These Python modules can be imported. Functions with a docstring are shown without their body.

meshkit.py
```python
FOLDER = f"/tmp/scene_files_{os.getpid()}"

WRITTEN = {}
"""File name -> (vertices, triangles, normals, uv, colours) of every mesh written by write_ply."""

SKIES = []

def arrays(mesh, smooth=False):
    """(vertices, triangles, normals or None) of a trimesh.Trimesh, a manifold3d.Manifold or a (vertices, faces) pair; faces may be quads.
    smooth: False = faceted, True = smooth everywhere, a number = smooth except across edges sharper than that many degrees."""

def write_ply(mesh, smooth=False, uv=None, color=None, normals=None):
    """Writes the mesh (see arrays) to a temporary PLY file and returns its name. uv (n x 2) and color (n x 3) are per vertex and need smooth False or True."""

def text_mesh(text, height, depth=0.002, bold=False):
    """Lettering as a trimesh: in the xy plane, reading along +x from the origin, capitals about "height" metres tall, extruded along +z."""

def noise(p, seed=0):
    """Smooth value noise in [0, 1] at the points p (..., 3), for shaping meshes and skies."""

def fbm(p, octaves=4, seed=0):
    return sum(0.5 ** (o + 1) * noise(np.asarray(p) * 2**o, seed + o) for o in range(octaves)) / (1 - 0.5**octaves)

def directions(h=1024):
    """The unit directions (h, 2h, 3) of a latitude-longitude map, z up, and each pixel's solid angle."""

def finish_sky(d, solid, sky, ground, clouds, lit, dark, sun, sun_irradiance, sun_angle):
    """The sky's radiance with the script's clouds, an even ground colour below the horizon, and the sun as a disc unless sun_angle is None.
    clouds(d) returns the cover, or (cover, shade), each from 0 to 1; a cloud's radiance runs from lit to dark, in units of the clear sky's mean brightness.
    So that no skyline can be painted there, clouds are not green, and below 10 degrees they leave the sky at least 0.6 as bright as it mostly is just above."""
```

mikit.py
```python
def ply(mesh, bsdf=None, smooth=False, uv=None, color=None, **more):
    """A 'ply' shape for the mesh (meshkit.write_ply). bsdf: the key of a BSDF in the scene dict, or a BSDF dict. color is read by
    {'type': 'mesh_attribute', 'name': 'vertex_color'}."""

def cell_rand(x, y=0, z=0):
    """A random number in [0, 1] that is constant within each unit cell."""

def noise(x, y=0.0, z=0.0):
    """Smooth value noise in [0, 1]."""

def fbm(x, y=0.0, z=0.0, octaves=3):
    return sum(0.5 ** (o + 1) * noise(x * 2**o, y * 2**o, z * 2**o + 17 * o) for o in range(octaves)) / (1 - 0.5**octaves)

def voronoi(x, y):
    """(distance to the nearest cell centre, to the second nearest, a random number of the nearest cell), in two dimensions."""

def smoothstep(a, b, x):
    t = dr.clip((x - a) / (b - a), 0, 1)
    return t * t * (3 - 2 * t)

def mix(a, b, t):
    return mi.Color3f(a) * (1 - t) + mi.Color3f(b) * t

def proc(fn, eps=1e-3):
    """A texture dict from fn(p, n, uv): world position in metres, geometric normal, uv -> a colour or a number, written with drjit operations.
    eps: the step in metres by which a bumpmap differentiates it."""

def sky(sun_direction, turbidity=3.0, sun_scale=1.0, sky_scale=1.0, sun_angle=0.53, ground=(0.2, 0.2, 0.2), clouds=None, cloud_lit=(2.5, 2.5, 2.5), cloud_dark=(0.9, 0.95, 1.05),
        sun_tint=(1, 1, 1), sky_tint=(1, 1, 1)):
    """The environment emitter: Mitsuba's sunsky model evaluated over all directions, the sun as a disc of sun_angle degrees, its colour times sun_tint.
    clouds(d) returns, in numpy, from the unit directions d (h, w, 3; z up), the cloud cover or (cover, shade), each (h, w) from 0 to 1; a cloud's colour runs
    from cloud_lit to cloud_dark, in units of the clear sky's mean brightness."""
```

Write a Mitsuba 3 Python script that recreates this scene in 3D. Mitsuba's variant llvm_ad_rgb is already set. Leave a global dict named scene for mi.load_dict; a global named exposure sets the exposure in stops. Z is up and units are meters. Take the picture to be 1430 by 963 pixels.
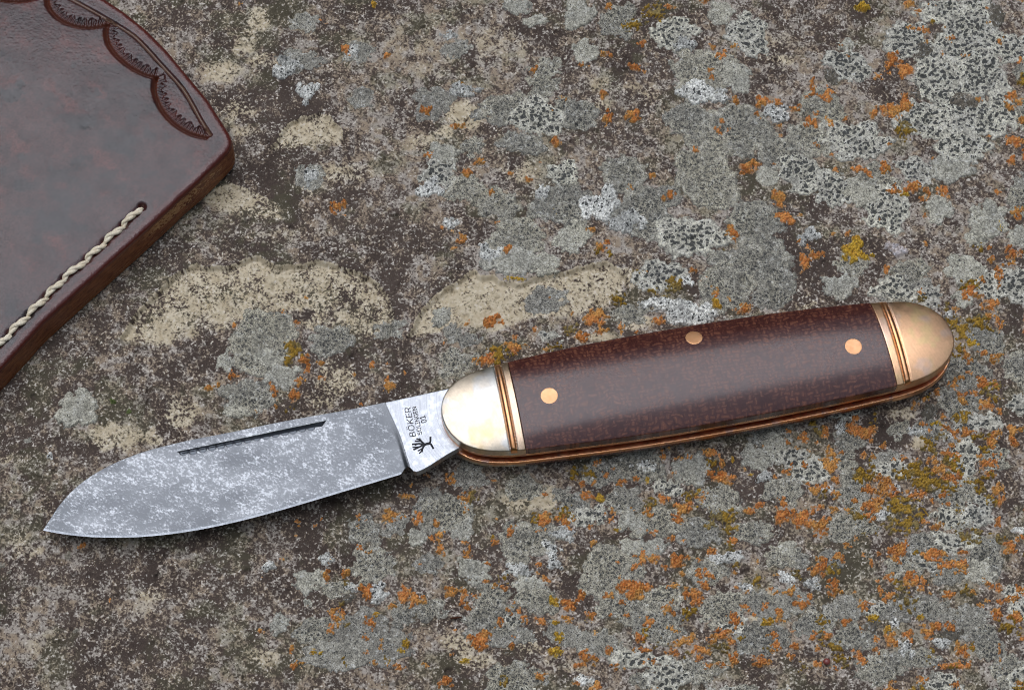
import math, random
import numpy as np
import drjit as dr
import trimesh
import shapely
from shapely.geometry import Polygon, LineString, Point, box as sbox
from shapely import affinity
from scipy.spatial import Delaunay, cKDTree
from scipy.interpolate import RegularGridInterpolator
import scipy.sparse as sp
import scipy.sparse.linalg as spl
import mitsuba as mi
import mikit, meshkit

T4 = mi.ScalarTransform4f
MM = 0.001
scene, labels = {}, {}

# -------- camera --------
EYE = (0.0, -0.5 * math.cos(math.radians(65)), 0.5 * math.sin(math.radians(65)))
scene['camera'] = {'type': 'perspective', 'fov': 2 * math.degrees(math.atan(100.1 / 500)), 'fov_axis': 'x', 'near_clip': 0.02, 'far_clip': 500.0,
                   'to_world': T4().look_at(origin=EYE, target=(0, 0, 0), up=(0, 0, 1))}
# -------- light: an overcast day; the cloud is brightest overhead, where the sun stands behind it --------
SUN = (-0.16, 0.27, 0.95)
scene['daylight'] = mikit.sky(SUN, turbidity=3, sun_scale=0.28, sun_angle=62, sun_tint=(0.81, 0.96, 1.29), clouds=lambda d: (1.0, 1.0 - np.clip(d[..., 2], 0, 1) ** 2.3),
                              cloud_lit=(1.10, 1.25, 1.52), cloud_dark=(0.26, 0.28, 0.32))
exposure = 2.6

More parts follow.
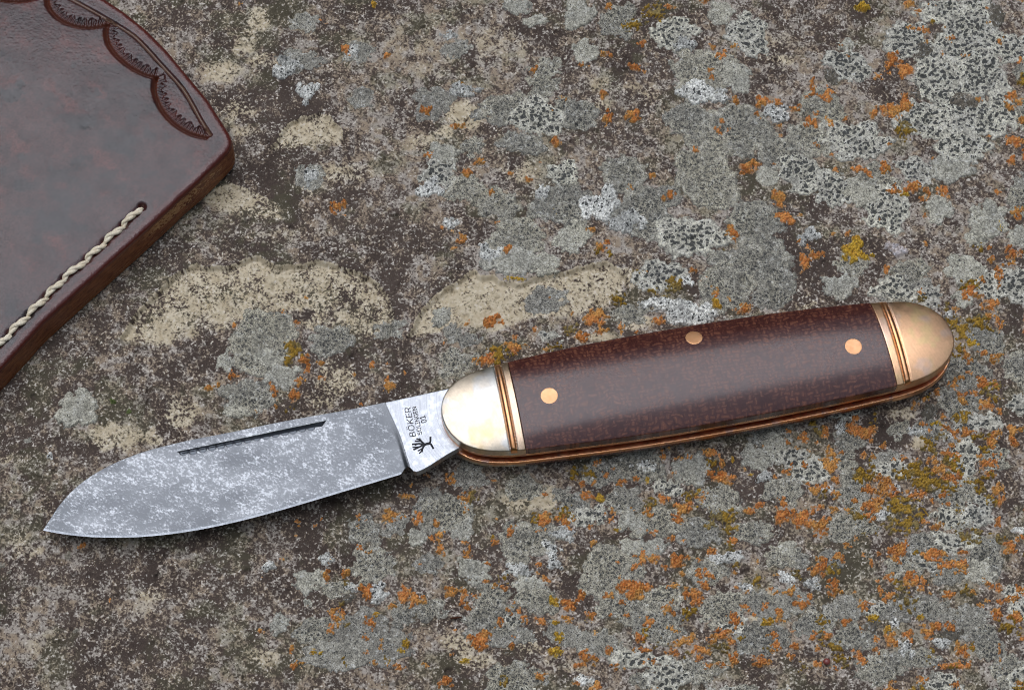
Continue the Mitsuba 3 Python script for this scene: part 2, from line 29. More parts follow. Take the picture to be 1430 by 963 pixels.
# -------- where things lie on the slab, in millimetres --------
ORANGE = [[(79.4,-43.05,1.89,1.43),(80.24,-44.49,1.89,0.86),(81.91,-45.63,1.88,1.14),(84.2,-45.63,1.75,1.28),(80.47,-47.05,0.81,0.71),(85.04,-47.06,0.81,0.57)],[(23.22,-50.26,2.15,1.84),(21.22,-49.84,1.21,1.13),(22.79,-51.53,1.61,1.13)],[(70.18,-27.95,1.09,0.74),(71.03,-29.71,1.91,1.47),(68.26,-30.44,1.36,1.17),(71.62,-31.17,1.64,0.88)],[(66.63,-18.16,2.48,1.49),(65.97,-17.56,1.38,0.9),(68.52,-18.91,1.1,1.19)],[(-18.08,-52.05,1.34,1.13),(-16.46,-53.03,0.94,0.7),(-18.73,-53.46,0.8,0.84),(-20.37,-51.21,0.8,0.71),(-20.09,-52.06,1.34,1.69)],[(81.07,-24.71,1.23,0.89),(82.21,-26.04,1.51,1.18),(83.6,-27.66,1.64,1.18),(84.74,-28.99,0.96,0.73)],[(-5.85,-60.14,1.86,1.81),(-6.65,-61.12,0.93,0.83),(-4.66,-59.02,0.8,0.84)],[(74.66,-47.47,1.08,1.14),(74.03,-48.89,1.21,0.85),(75.92,-48.75,1.21,0.99),(77.39,-48.75,0.67,0.57),(76.51,-49.88,0.8,0.71)],[(55.05,-35.52,1.63,1.45),(54.59,-36.68,1.09,1.16),(57.13,-34.8,0.82,0.87)],[(32.81,-33.76,1.5,1.16),(31.97,-34.78,1.09,1.16),(31.64,-36.66,1.09,1.01)],[(34.21,-50.82,1.61,1.27),(34.83,-52.38,1.21,1.13),(32.86,-51.25,0.8,0.71)],[(77.76,52.79,1.76,1.85),(79.02,51.79,0.73,0.84)],[(68.36,-33.36,1.77,1.46),(67.55,-35.54,1.09,1.16)],[(15.9,5.99,1.83,1.87),(18.43,6.0,0.84,0.47)],[(73.25,-42.04,1.22,1.58),(72.17,-44.19,1.35,1.0),(74.4,-41.04,0.68,0.58)],[(39.68,-27.92,2.74,1.32)],[(58.62,-45.59,1.21,1.71),(57.24,-46.3,1.08,1.42)],[(51.49,-33.04,0.82,1.02),(51.26,-35.22,1.5,1.45),(50.29,-35.8,0.82,0.72)],[(104.46,43.05,1.52,1.12),(105.44,41.93,1.38,1.37)],[(102.85,-10.18,1.34,1.38),(103.08,-9.07,1.44,1.2)],[(-33.39,-54.92,0.93,0.7),(-32.69,-56.32,1.07,0.98),(-33.31,-57.71,0.93,0.7),(-31.63,-55.89,0.67,1.12),(-33.96,-58.41,0.67,0.7)],[(60.61,-25.29,1.78,1.48),(59.7,-24.25,0.82,0.74)],[(27.56,-71.76,0.89,0.61),(26.65,-71.76,1.28,1.17),(26.0,-70.24,1.22,0.9)],[(101.5,46.49,1.3,1.26),(102.58,46.06,1.4,1.05)],[(-5.45,-3.13,1.82,1.22),(-4.33,-2.21,1.12,0.77)],[(90.42,11.45,1.28,1.27),(92.06,10.67,0.99,0.63),(89.07,10.49,0.99,0.79)],[(101.74,3.1,1.34,1.26),(101.41,3.47,1.21,1.07)],[(38.61,-59.4,2.0,1.12),(37.25,-60.37,1.06,0.7)],[(-10.03,-74.36,1.25,1.06),(-11.76,-74.64,1.33,1.2)],[(90.55,-24.56,1.37,1.19),(92.61,-24.56,0.82,1.48)],[(24.57,-43.57,1.22,1.43),(26.59,-43.85,0.94,1.14)],[(80.75,62.83,1.48,1.89)],[(80.53,54.83,1.62,1.69)],[(-23.77,-35.92,1.9,1.01),(-22.01,-35.33,1.09,0.73)],[(92.55,-30.46,1.09,1.76),(92.64,-32.65,0.68,1.17)],[(47.52,39.99,2.03,1.32)],[(102.22,56.8,1.33,1.14),(102.32,56.96,1.23,0.94)],[(60.45,-49.15,1.21,0.85),(60.78,-50.57,1.07,0.99),(59.67,-51.27,0.67,0.57)],[(54.02,33.07,1.44,1.32),(53.66,31.43,0.86,0.66)],[(45.95,7.62,1.97,0.94),(46.26,8.4,0.71,0.78)],[(0.18,-74.1,0.84,0.72),(-2.05,-71.68,0.94,0.81),(-1.48,-73.25,1.1,0.93)],[(83.21,-74.46,1.14,1.16),(82.94,-73.91,1.08,0.98)],[(59.06,-36.97,1.09,1.16),(57.39,-37.69,0.95,1.16)],[(0.7,-0.36,1.96,0.92),(0.56,-1.59,0.56,0.92)],[(10.85,-52.96,1.21,1.13),(12.87,-51.55,0.67,0.85),(12.06,-52.39,0.67,0.56)],[(109.43,64.26,1.52,1.52)],[(80.15,-64.97,1.72,0.83),(82.79,-64.97,1.06,0.83)],[(35.33,-62.18,1.46,1.11),(34.49,-63.43,0.8,0.83)],[(61.7,57.23,0.88,1.35),(62.1,59.27,0.59,1.19),(60.48,56.21,0.73,0.51)],[(78.84,65.38,1.63,1.38)],[(99.86,-44.85,1.2,0.88),(98.04,-44.71,1.09,1.07)],[(-27.22,-50.53,1.21,1.13),(-27.06,-51.8,0.54,0.85),(-26.3,-49.96,0.67,0.57)],[(96.41,16.9,0.86,1.28),(96.11,14.98,1.14,0.96)],[(83.02,-61.79,0.93,1.39),(83.85,-63.18,0.8,1.11)],[(54.81,28.48,1.44,1.47)],[(69.35,-70.31,1.36,1.12),(69.29,-70.78,0.97,0.61)],[(99.7,-49.15,1.23,1.19),(99.95,-48.7,0.98,0.62)],[(83.49,72.88,1.19,0.87),(85.55,72.38,1.19,0.87)],[(69.36,-50.58,0.8,0.85),(70.37,-51.57,0.94,1.13),(71.39,-52.42,0.54,0.56)],[(94.02,-55.53,1.3,1.33),(92.72,-55.94,0.55,0.57)],[(58.0,17.48,1.14,1.76)],[(88.81,-2.17,0.98,1.39),(88.82,-3.87,0.7,0.92)],[(-3.94,5.04,1.41,1.4)],[(8.56,-35.67,0.82,0.72),(10.19,-36.54,1.36,1.01)],[(24.57,52.2,1.46,1.34)],[(76.81,-31.18,1.64,0.88),(77.76,-31.18,0.55,0.88)],[(91.21,-7.39,1.39,1.38)],[(80.99,35.32,1.45,1.32)],[(41.78,-56.6,1.07,1.26),(41.02,-55.34,0.8,0.7)],[(31.53,-60.37,1.2,0.84),(33.4,-59.95,0.8,1.12)],[(46.39,-64.54,1.59,0.83),(45.5,-63.57,1.06,0.55)],[(35.25,-47.42,1.08,1.0),(37.14,-47.42,0.94,0.85)],[(105.33,30.87,1.09,1.19),(104.55,29.85,0.86,0.59)],[(94.58,-51.74,0.84,0.8),(93.95,-51.89,1.24,0.91)],[(64.59,56.24,1.32,1.35)],[(70.26,-59.98,1.06,1.25),(69.77,-61.37,0.8,0.56)],[(60.64,50.5,1.17,1.51)],[(61.19,-22.03,0.82,0.89),(61.68,-23.07,0.96,0.74),(63.07,-22.77,0.55,0.59)],[(50.7,-50.98,1.34,0.71),(52.33,-50.56,0.94,0.85)],[(31.29,-44.71,1.35,1.29)],[(99.87,20.61,1.45,1.2)],[(75.51,40.08,1.16,1.16),(75.28,38.76,0.58,0.66)],[(91.81,-12.11,1.25,1.37)],[(98.69,-34.67,1.29,1.31)],[(-42.17,-10.54,1.11,1.52)],[(43.91,24.7,1.29,1.3)],[(55.3,-73.22,1.15,0.95),(55.43,-72.42,0.75,0.76)],[(29.02,-54.35,1.2,1.13),(29.86,-52.94,0.54,0.56)],[(94.15,-42.07,1.33,1.24)],[(-9.4,-32.23,0.95,1.31),(-8.85,-33.98,0.54,0.73)],[(83.67,34.35,0.87,1.32),(82.7,32.87,0.72,0.66)],[(13.6,1.49,0.98,1.08),(14.73,2.42,0.84,0.62)],[(96.46,-17.77,1.34,1.17)],[(51.61,54.99,1.32,1.18)],[(19.0,51.35,1.02,1.5)],[(-23.9,-8.93,1.11,1.37)],[(87.26,-11.66,1.11,1.37)],[(101.36,29.83,1.16,1.31)],[(54.21,-53.38,1.07,0.99),(54.01,-51.97,0.8,0.56)],[(64.83,-64.13,1.06,0.97),(64.11,-62.89,0.66,0.69)],[(97.94,-71.73,1.3,1.13)],[(77.38,-58.87,1.06,1.11),(76.66,-57.62,0.67,0.42)],[(14.94,-72.14,1.28,1.12)],[(86.73,34.7,1.16,0.99),(87.81,33.56,0.58,0.49)],[(83.02,79.2,1.35,1.06)],[(94.64,9.26,1.13,1.26)],[(6.11,-35.97,1.22,1.16)],[(28.69,5.08,1.13,0.93),(29.27,6.02,0.56,0.62)],[(73.23,-59.29,1.06,0.97),(74.08,-60.4,0.53,0.69)],[(-6.97,-73.41,1.18,1.17)],[(-26.97,-55.6,0.53,0.7),(-26.41,-56.71,0.8,1.26)],[(94.53,-2.45,1.26,1.08)],[(49.83,-55.48,1.07,0.98),(50.72,-56.61,0.53,0.56)],[(-40.37,-65.08,1.32,0.69),(-39.06,-64.8,0.79,0.55)],[(-35.49,30.79,0.86,1.31),(-35.59,29.16,0.43,0.49)],[(61.32,-74.21,1.31,1.02)],[(95.72,5.18,0.71,1.88)],[(25.1,-62.18,1.06,0.83),(23.92,-61.77,0.8,0.56)],[(31.68,33.01,1.15,1.15)],[(100.94,-30.16,1.19,1.1)],[(60.28,-18.16,0.97,1.34)],[(38.22,-22.32,1.24,1.04)],[(85.36,-18.6,0.83,0.75),(85.41,-19.8,1.1,0.6)],[(57.75,-30.42,0.96,1.32)],[(-17.66,-36.04,1.09,1.16)],[(87.58,-18.45,1.38,0.9)],[(51.42,-73.43,0.77,0.54),(52.18,-72.35,1.04,0.78)],[(101.77,54.29,1.1,1.11)],[(43.49,66.16,1.18,1.03)],[(-11.4,-50.76,1.07,1.13)],[(40.15,11.38,1.27,0.95)],[(-40.48,-3.32,0.98,1.23)],[(25.22,63.0,1.18,1.02)],[(79.08,-57.34,1.07,1.12)],[(9.31,45.15,1.02,1.16)],[(-12.59,-68.51,1.27,0.93)],[(41.11,-63.98,1.06,1.11)],[(81.86,-57.62,1.2,0.98)],[(87.21,-6.79,1.26,0.92)],[(92.22,-20.84,1.1,1.05)],[(13.27,-63.3,1.19,0.97)],[(71.65,38.57,1.16,0.99)],[(77.02,34.31,1.16,0.99)],[(-9.4,38.3,1.16,0.99)],[(60.1,19.58,0.86,0.8),(61.54,19.91,0.71,0.64)],[(-46.37,-9.52,0.83,1.37)],[(104.56,51.06,1.18,0.96)],[(65.93,-71.9,1.23,0.92)],[(-10.0,23.59,1.0,1.13)],[(-0.86,21.02,1.0,1.13)],[(17.83,21.71,1.0,1.13)],[(93.06,-18.89,0.83,0.75),(93.78,-18.59,0.55,0.9)],[(61.13,-43.88,0.94,0.86),(62.05,-44.46,0.54,0.57)],[(93.49,-68.67,1.18,0.94)],[(107.8,70.32,0.98,1.11)],[(4.93,-67.21,1.31,0.83)],[(96.66,-19.97,1.05,1.03)],[(-34.22,67.92,0.89,0.87),(-33.89,66.88,0.44,0.69)],[(90.48,-54.83,0.94,1.12)],[(74.08,52.59,0.88,1.18)],[(18.64,56.71,0.88,1.18)],[(48.79,-61.07,0.93,1.11)],[(75.54,-73.34,1.2,0.84)],[(-13.51,-42.08,0.95,0.86),(-12.69,-43.08,0.4,0.43)],[(-8.37,-42.78,0.68,1.0),(-8.23,-43.49,0.54,0.57)],[(45.77,55.64,0.59,0.84),(46.03,54.8,0.73,0.67)],[(57.86,53.51,1.17,0.84)],[(-17.41,52.79,1.17,0.84)],[(83.55,-22.63,1.1,0.89)],[(36.41,-31.87,0.95,1.02)],[(26.11,-35.21,0.95,1.01)],[(-11.76,-28.0,1.09,0.88)],[(47.14,-33.04,1.09,0.87)],[(14.05,-31.45,1.09,0.87)],[(29.6,-57.72,0.67,0.84),(30.65,-58.28,0.67,0.56)],[(-13.68,-39.2,0.81,1.15)],[(19.47,-64.96,1.06,0.69),(18.55,-64.54,0.27,0.69)],[(33.91,-23.95,1.24,0.74)],[(101.05,70.29,0.75,1.22)],[(81.63,-68.72,1.1,0.83)],[(23.44,-59.26,0.93,0.98)],[(30.22,-49.55,1.07,0.85)],[(65.57,-53.54,0.8,1.13)],[(15.69,-68.97,0.94,0.96)],[(81.32,-72.67,1.0,0.9)],[(61.79,-56.62,1.07,0.84)],[(25.36,-56.6,1.07,0.84)],[(48.62,-58.98,1.07,0.84)],[(-41.3,-7.78,0.97,0.92)],[(58.58,-59.41,1.06,0.84)],[(15.25,-63.58,0.8,1.11)],[(77.53,63.31,0.74,1.2)],[(64.59,50.52,0.88,1.0)],[(80.71,-37.73,1.22,0.72)],[(58.95,-39.14,1.22,0.72)],[(39.08,-64.95,1.59,0.55)],[(21.21,3.98,0.7,1.24)],[(17.55,3.2,1.12,0.77)],[(69.97,39.73,0.87,0.99)],[(101.55,5.94,0.88,0.97)],[(-16.68,42.43,1.02,0.83)],[(85.55,-8.47,1.11,0.76)],[(-6.52,40.62,1.01,0.83)],[(107.03,80.5,1.01,0.83)],[(61.81,-31.16,0.82,1.02)],[(12.59,-64.96,1.19,0.69)],[(19.08,66.41,1.18,0.69)],[(28.98,-23.36,0.69,1.18)],[(95.96,-59.88,1.14,0.71)],[(89.21,-48.77,0.81,0.99)],[(-31.33,-47.43,0.67,0.85),(-30.81,-46.58,0.54,0.43)],[(20.31,78.12,0.9,0.89)],[(36.27,-49.27,0.94,0.85)],[(-34.95,-47.59,0.94,0.85)],[(50.18,52.13,0.59,1.34)],[(4.54,-56.07,0.8,0.42),(5.61,-56.62,0.8,0.56)],[(9.88,-55.92,0.8,0.56),(10.68,-56.34,0.8,0.42)],[(14.56,-55.49,0.8,0.7),(14.17,-54.93,0.4,0.56)],[(95.11,-50.12,0.9,0.87)],[(90.95,70.7,0.75,1.04)],[(37.84,-42.57,1.08,0.72)],[(37.32,-71.35,1.03,0.75)],[(-54.1,-6.74,0.83,0.93)],[(75.75,-67.82,0.99,0.77)],[(21.75,-74.45,1.05,0.72)],[(-11.52,49.26,0.73,0.5),(-10.21,49.26,0.58,0.67)],[(43.35,-53.79,1.07,0.7)],[(4.42,62.27,0.88,0.85)],[(32.7,77.98,1.05,0.71)],[(104.3,55.43,1.02,0.73)],[(102.02,-18.39,0.85,0.87)],[(29.61,-62.46,1.06,0.69)],[(42.14,47.94,0.73,1.0)],[(85.41,-23.52,0.82,0.89)],[(59.59,-65.37,1.32,0.55)],[(10.27,55.84,1.03,0.51),(11.14,55.17,0.59,0.34)],[(28.91,-32.01,0.82,0.87)],[(45.04,-34.35,0.82,0.87)],[(99.32,-25.57,0.99,0.72)],[(56.08,-19.5,0.96,0.74)],[(-33.64,31.27,0.72,0.98)],[(-0.41,-38.73,0.81,0.87)],[(75.33,61.24,1.03,0.68)],[(61.57,-27.94,0.68,1.03)],[(15.6,25.59,0.86,0.81)],[(101.31,41.5,0.79,0.88)],[(70.62,-47.61,0.81,0.85)],[(55.64,-51.55,0.8,0.85)],[(-8.85,-50.75,0.8,0.85)],[(17.97,-51.54,0.8,0.85)],[(-2.53,-56.92,0.8,0.84)],[(81.77,-51.45,0.94,0.71)],[(22.9,-46.14,0.94,0.71)],[(26.12,-64.12,0.93,0.55),(26.91,-64.54,0.53,0.28)],[(55.92,-59.41,0.93,0.7)],[(91.06,-26.78,1.1,0.59)],[(91.93,-1.69,0.84,0.77)],[(94.06,-8.3,0.7,0.92)],[(40.83,-60.65,0.66,0.97)],[(17.79,-62.47,0.66,0.97)],[(-58.66,-9.47,0.83,0.77)],[(96.37,-39.99,0.99,0.64)],[(61.24,-34.08,1.09,0.58)],[(82.67,-9.85,0.83,0.76)],[(84.81,76.92,0.9,0.7)],[(77.91,-12.44,0.69,0.91)],[(94.01,6.74,0.99,0.63)],[(-1.07,-50.02,1.07,0.57)],[(16.05,-24.7,0.82,0.74)],[(37.05,43.77,0.73,0.83)],[(33.63,-74.14,0.78,0.77)],[(82.24,-31.48,0.82,0.73)],[(65.41,-32.62,0.82,0.73)],[(20.78,-28.81,0.82,0.73)],[(-20.45,-31.54,0.82,0.73)],[(95.46,55.82,0.88,0.68)],[(92.02,-37.02,0.68,0.87)],[(-4.18,34.03,0.72,0.82)],[(90.41,-62.49,0.53,1.11)],[(41.83,-40.56,0.81,0.72)],[(-14.52,-37.18,0.81,0.72)],[(36.43,-65.23,1.06,0.55)],[(-20.91,-65.58,1.06,0.55)],[(6.32,-48.16,0.81,0.71)],[(-0.4,-54.53,0.67,0.84)],[(52.51,-61.07,0.8,0.7)],[(-22.34,-53.47,0.8,0.7)],[(75.94,-70.99,0.55,0.4),(76.21,-71.66,0.62,0.54)],[(92.0,-70.88,0.89,0.62)],[(26.43,-38.97,0.95,0.58)],[(5.42,-38.42,0.95,0.58)],[(56.31,-64.96,0.79,0.69)],[(93.36,14.49,0.85,0.64)],[(93.45,66.4,1.04,0.52)],[(97.45,-53.77,0.82,0.65)],[(-6.7,-51.59,0.94,0.56)],[(66.5,-15.47,0.69,0.75)],[(83.37,-17.55,0.69,0.75)],[(67.49,-61.78,0.53,0.97)],[(-24.18,-61.03,0.53,0.97)],[(6.72,-0.82,0.84,0.61)],[(26.83,69.02,0.74,0.69)],[(41.33,68.22,0.74,0.69)],[(40.18,-25.13,0.69,0.74)],[(-25.73,65.96,0.74,0.69)],[(95.5,19.79,0.43,0.32),(95.29,18.98,0.57,0.64)],[(59.7,-29.7,0.68,0.73)],[(13.26,-28.82,0.68,0.73)],[(18.07,-27.05,0.68,0.73)],[(42.52,50.6,0.73,0.67)],[(62.18,52.02,0.73,0.67)],[(61.82,44.67,0.73,0.67)],[(108.49,55.68,0.73,0.67)],[(105.02,65.25,0.65,0.75)],[(67.45,-23.07,0.82,0.59)],[(52.6,-26.46,0.82,0.59)],[(40.36,79.43,0.9,0.53)],[(82.79,-33.38,0.82,0.58)],[(63.95,-34.37,0.82,0.58)],[(22.6,-33.91,0.82,0.58)],[(28.49,38.11,0.72,0.66)],[(-29.19,-36.38,0.54,0.87)],[(78.07,-36.71,0.81,0.58)],[(-15.16,-40.22,0.81,0.58)],[(-3.11,-40.75,0.81,0.58)],[(47.37,-53.8,0.67,0.7)],[(2.0,-55.93,0.67,0.7)],[(84.81,-42.92,0.81,0.57)],[(28.98,-45.57,0.81,0.57)],[(91.25,-50.18,0.54,0.85)],[(-9.37,-52.45,0.54,0.85)],[(35.63,16.29,0.71,0.64)],[(14.76,63.48,0.89,0.51)],[(34.8,-72.67,0.68,0.66)],[(20.49,-52.67,0.8,0.56)],[(21.25,-55.2,0.8,0.56)],[(40.56,-74.72,0.82,0.54)],[(-42.46,4.9,0.7,0.63)],[(-39.86,-5.32,0.7,0.61)],[(-37.25,-4.08,0.7,0.61)],[(88.82,-5.71,0.7,0.61)],[(89.76,-9.83,0.7,0.61)],[(3.32,36.85,0.87,0.49)],[(43.62,-71.02,0.66,0.64)],[(79.92,-11.38,0.69,0.61)],[(110.08,79.37,0.65,0.64)],[(79.29,-16.66,0.69,0.6)],[(80.31,-17.86,0.69,0.6)],[(53.25,-18.16,0.69,0.6)],[(74.96,-23.82,0.69,0.59)],[(55.67,-25.43,0.69,0.59)],[(69.95,-68.31,0.73,0.55)],[(41.09,60.85,0.59,0.68)],[(23.67,-27.93,0.68,0.59)],[(15.72,-28.81,0.68,0.59)],[(50.68,-70.55,0.65,0.61)],[(54.41,55.17,0.59,0.67)],[(68.13,51.04,0.59,0.67)],[(30.34,-39.98,0.68,0.58)],[(19.05,-34.64,0.68,0.58)],[(58.54,-33.78,0.54,0.73)],[(15.43,-40.85,0.54,0.72)],[(43.91,48.61,0.58,0.67)],[(63.29,-41.45,0.68,0.57)],[(67.55,-44.89,0.54,0.71)],[(-4.97,-48.75,0.54,0.71)],[(23.95,35.29,0.58,0.66)],[(65.46,39.38,0.58,0.66)],[(71.32,-42.75,0.67,0.57)],[(31.9,-46.99,0.67,0.57)],[(-8.29,-53.71,0.54,0.7)],[(-81.04,-42.35,0.54,0.7)],[(40.99,62.38,0.74,0.51)],[(-10.14,59.04,0.74,0.51)],[(67.47,-59.84,0.67,0.56)],[(87.78,-53.42,0.67,0.56)],[(0.13,-60.96,0.53,0.7)],[(-27.14,-59.78,0.53,0.7)],[(67.1,24.78,0.57,0.65)],[(87.19,78.88,1.05,0.35)],[(99.74,-41.33,0.6,0.61)],[(51.74,-63.43,0.53,0.69)],[(39.7,-23.06,0.41,0.89)],[(74.18,16.76,0.57,0.64)],[(96.37,13.07,0.57,0.64)],[(-25.56,-64.76,0.66,0.55)],[(80.8,11.7,0.57,0.63)],[(99.42,18.22,0.71,0.5)],[(0.7,1.33,0.56,0.62)],[(107.51,63.24,0.67,0.51)],[(67.52,-74.57,0.62,0.55)],[(48.45,-50.27,0.81,0.42)],[(23.78,-55.76,0.8,0.42)],[(52.64,-58.29,0.8,0.42)],[(94.18,-13.62,0.55,0.61)],[(42.93,9.97,0.71,0.47)],[(90.35,-64.97,0.4,0.83)],[(71.13,-21.29,0.55,0.6)],[(83.26,-15.15,0.55,0.6)],[(84.23,-20.84,0.55,0.6)],[(69.08,-23.37,0.55,0.59)],[(93.68,-23.22,0.55,0.59)],[(56.46,-28.96,0.55,0.59)],[(24.14,-38.11,0.54,0.58)],[(10.85,-38.41,0.54,0.58)],[(18.75,-36.23,0.54,0.58)],[(-40.55,-37.04,0.54,0.58)],[(86.09,69.43,0.6,0.52)],[(-45.82,-12.71,0.41,0.76)],[(89.01,66.52,0.45,0.69)],[(86.52,-50.6,0.54,0.57)],[(33.07,-43.85,0.54,0.57)],[(44.28,-50.55,0.54,0.57)],[(-4.58,-45.2,0.54,0.57)],[(4.99,-45.17,0.54,0.57)],[(-3.22,-49.32,0.54,0.57)],[(-28.64,-41.85,0.54,0.57)],[(46.08,68.24,0.59,0.52)],[(19.32,-26.02,0.69,0.44)],[(15.45,-58.85,0.4,0.56),(15.46,-58.29,0.27,0.28)],[(56.47,-61.77,0.53,0.56)],[(22.58,-62.18,0.53,0.56)],[(-46.72,-58.47,0.53,0.56)],[(84.52,-64.97,0.53,0.55)],[(24.52,-64.4,0.53,0.55)],[(-41.01,-62.05,0.53,0.55)],[(9.99,-71.21,0.66,0.44)],[(76.57,45.41,0.58,0.5)],[(35.35,-44.43,0.67,0.43)],[(-26.72,-43.13,0.67,0.43)],[(97.84,34.3,0.58,0.49)],[(67.07,-53.12,0.67,0.42)],[(1.47,-54.39,0.4,0.7)],[(19.13,22.84,0.57,0.49)],[(-27.06,-62.84,0.66,0.42)],[(-11.01,-62.79,0.4,0.69)],[(58.9,21.35,0.57,0.48)],[(-11.83,21.33,0.57,0.48)],[(11.68,-68.5,0.62,0.44)],[(87.17,7.8,0.57,0.47)],[(-54.37,4.35,0.56,0.47)],[(-8.71,4.73,0.42,0.62)],[(-30.64,-6.2,0.42,0.61)],[(-27.35,-4.21,0.42,0.61)],[(52.74,-20.25,0.55,0.45)],[(58.65,-20.55,0.55,0.45)],[(31.99,-23.8,0.55,0.44)],[(31.22,-26.89,0.55,0.44)],[(54.73,-21.88,0.55,0.44)],[(-16.15,-27.28,0.82,0.29)],[(6.27,-31.32,0.41,0.58)],[(17.68,-35.08,0.54,0.44)],[(89.93,73.12,0.45,0.52)],[(27.45,-41.85,0.41,0.57)],[(69.13,-43.18,0.54,0.43)],[(19.96,-45.0,0.54,0.43)],[(20.31,-47.85,0.54,0.43)],[(49.8,-47.15,0.54,0.43)],[(46.26,-44.72,0.54,0.43)],[(-8.79,-40.77,0.54,0.43)],[(14.65,-37.69,0.54,0.43)],[(69.53,65.82,0.44,0.52)],[(78.19,-50.88,0.54,0.42)],[(88.79,-52.44,0.54,0.42)],[(-34.76,-49.29,0.54,0.42)],[(64.78,-58.02,0.4,0.56)],[(91.31,-52.72,0.4,0.56)],[(85.44,-61.52,0.53,0.42)],[(0.4,-59.57,0.53,0.42)],[(-31.68,-54.21,0.53,0.42)],[(54.6,49.31,0.44,0.5)],[(-15.89,-65.02,0.53,0.41)],[(-0.14,38.15,0.43,0.5)],[(57.85,28.98,0.43,0.49)],[(57.25,22.63,0.43,0.49)],[(82.87,29.1,0.43,0.49)],[(82.43,22.76,0.43,0.49)],[(99.42,77.95,0.6,0.35)],[(98.69,74.44,0.6,0.35)],[(57.19,-22.33,0.69,0.3)],[(67.74,68.39,0.59,0.35)],[(95.24,21.88,0.43,0.48)],[(97.15,47.41,0.59,0.34)],[(-45.07,7.09,0.42,0.47)],[(-2.11,5.04,0.42,0.47)],[(92.61,8.62,0.42,0.47)],[(-37.44,-6.84,0.42,0.46)],[(4.49,3.5,0.42,0.46)],[(85.07,41.8,0.58,0.33)],[(-56.91,-8.65,0.41,0.46)],[(80.75,-23.37,0.41,0.45)],[(39.06,12.64,0.57,0.32)],[(79.86,-32.35,0.41,0.44)],[(73.04,-23.82,0.41,0.44)],[(32.31,-27.33,0.41,0.44)],[(53.49,-25.13,0.41,0.44)],[(-18.99,-29.34,0.41,0.44)],[(65.12,-40.16,0.41,0.43)],[(32.36,-40.41,0.41,0.43)],[(-29.28,-37.97,0.41,0.43)],[(66.16,-43.32,0.4,0.43)],[(45.04,-55.2,0.4,0.42)],[(18.44,-55.2,0.4,0.42)],[(-23.04,-65.17,0.4,0.41)],[(-56.81,78.75,0.45,0.35)],[(21.36,-34.49,0.54,0.29)],[(-20.24,-35.9,0.54,0.29)],[(-34.89,-45.03,0.54,0.29)],[(0.67,-52.98,0.54,0.28)],[(26.98,62.16,0.44,0.34)],[(8.19,52.64,0.44,0.34)],[(54.5,47.14,0.44,0.33)],[(52.91,40.66,0.44,0.33)],[(65.06,42.69,0.44,0.33)],[(-3.01,27.16,0.43,0.33)],[(64.09,24.77,0.43,0.32)],[(-40.68,10.41,0.42,0.32)],[(-36.32,-6.99,0.28,0.46)],[(29.99,-21.59,0.28,0.44)],[(-49.35,-14.13,0.41,0.3)],[(50.23,-27.63,0.41,0.29)],[(-3.42,-28.41,0.41,0.29)],[(-19.09,-31.68,0.41,0.29)],[(-37.14,-37.73,0.41,0.29)],[(-17.51,-45.38,0.4,0.29)],[(2.8,-56.63,0.27,0.42)],[(68.67,-48.74,0.4,0.28)],[(64.12,-50.86,0.4,0.28)],[(63.35,-62.19,0.4,0.28)],[(87.58,-57.77,0.4,0.28)],[(42.03,-49.84,0.4,0.28)],[(41.73,-46.85,0.4,0.28)],[(-10.66,-58.34,0.4,0.28)],[(16.38,-59.13,0.8,0.14)],[(-43.12,-44.38,0.4,0.28)],[(-75.06,-53.0,0.27,0.41)],[(-39.92,74.76,0.3,0.35)],[(64.73,58.95,0.29,0.34)],[(63.29,47.84,0.29,0.33)],[(73.58,27.74,0.29,0.33)],[(5.65,40.82,0.29,0.33)],[(-14.02,26.02,0.29,0.32)],[(-11.73,25.21,0.29,0.32)],[(26.82,15.95,0.28,0.32)],[(37.25,13.59,0.28,0.32)],[(38.56,14.7,0.28,0.32)],[(-24.28,-4.05,0.28,0.31)],[(-20.76,-6.04,0.28,0.31)],[(-13.3,0.25,0.28,0.31)],[(7.34,10.37,0.28,0.31)],[(11.83,7.08,0.28,0.31)],[(24.42,2.9,0.28,0.31)],[(-29.1,-12.43,0.28,0.3)],[(48.16,-21.14,0.28,0.3)],[(77.55,-24.11,0.27,0.3)],[(44.67,-26.16,0.27,0.29)],[(0.68,-37.57,0.27,0.29)],[(-2.85,-36.13,0.27,0.29)],[(-40.73,-39.64,0.27,0.29)],[(-27.82,-36.66,0.27,0.29)],[(-34.1,-44.6,0.27,0.29)],[(4.85,-47.02,0.27,0.28)],[(3.48,-53.12,0.27,0.28)],[(-33.57,28.66,0.43,0.16)],[(4.77,75.11,0.3,0.18)],[(-38.7,73.87,0.3,0.18)],[(-18.15,-55.99,0.27,0.14)],[(-36.1,-36.28,0.27,0.14)],[(-47.01,-47.96,0.13,0.14)]]
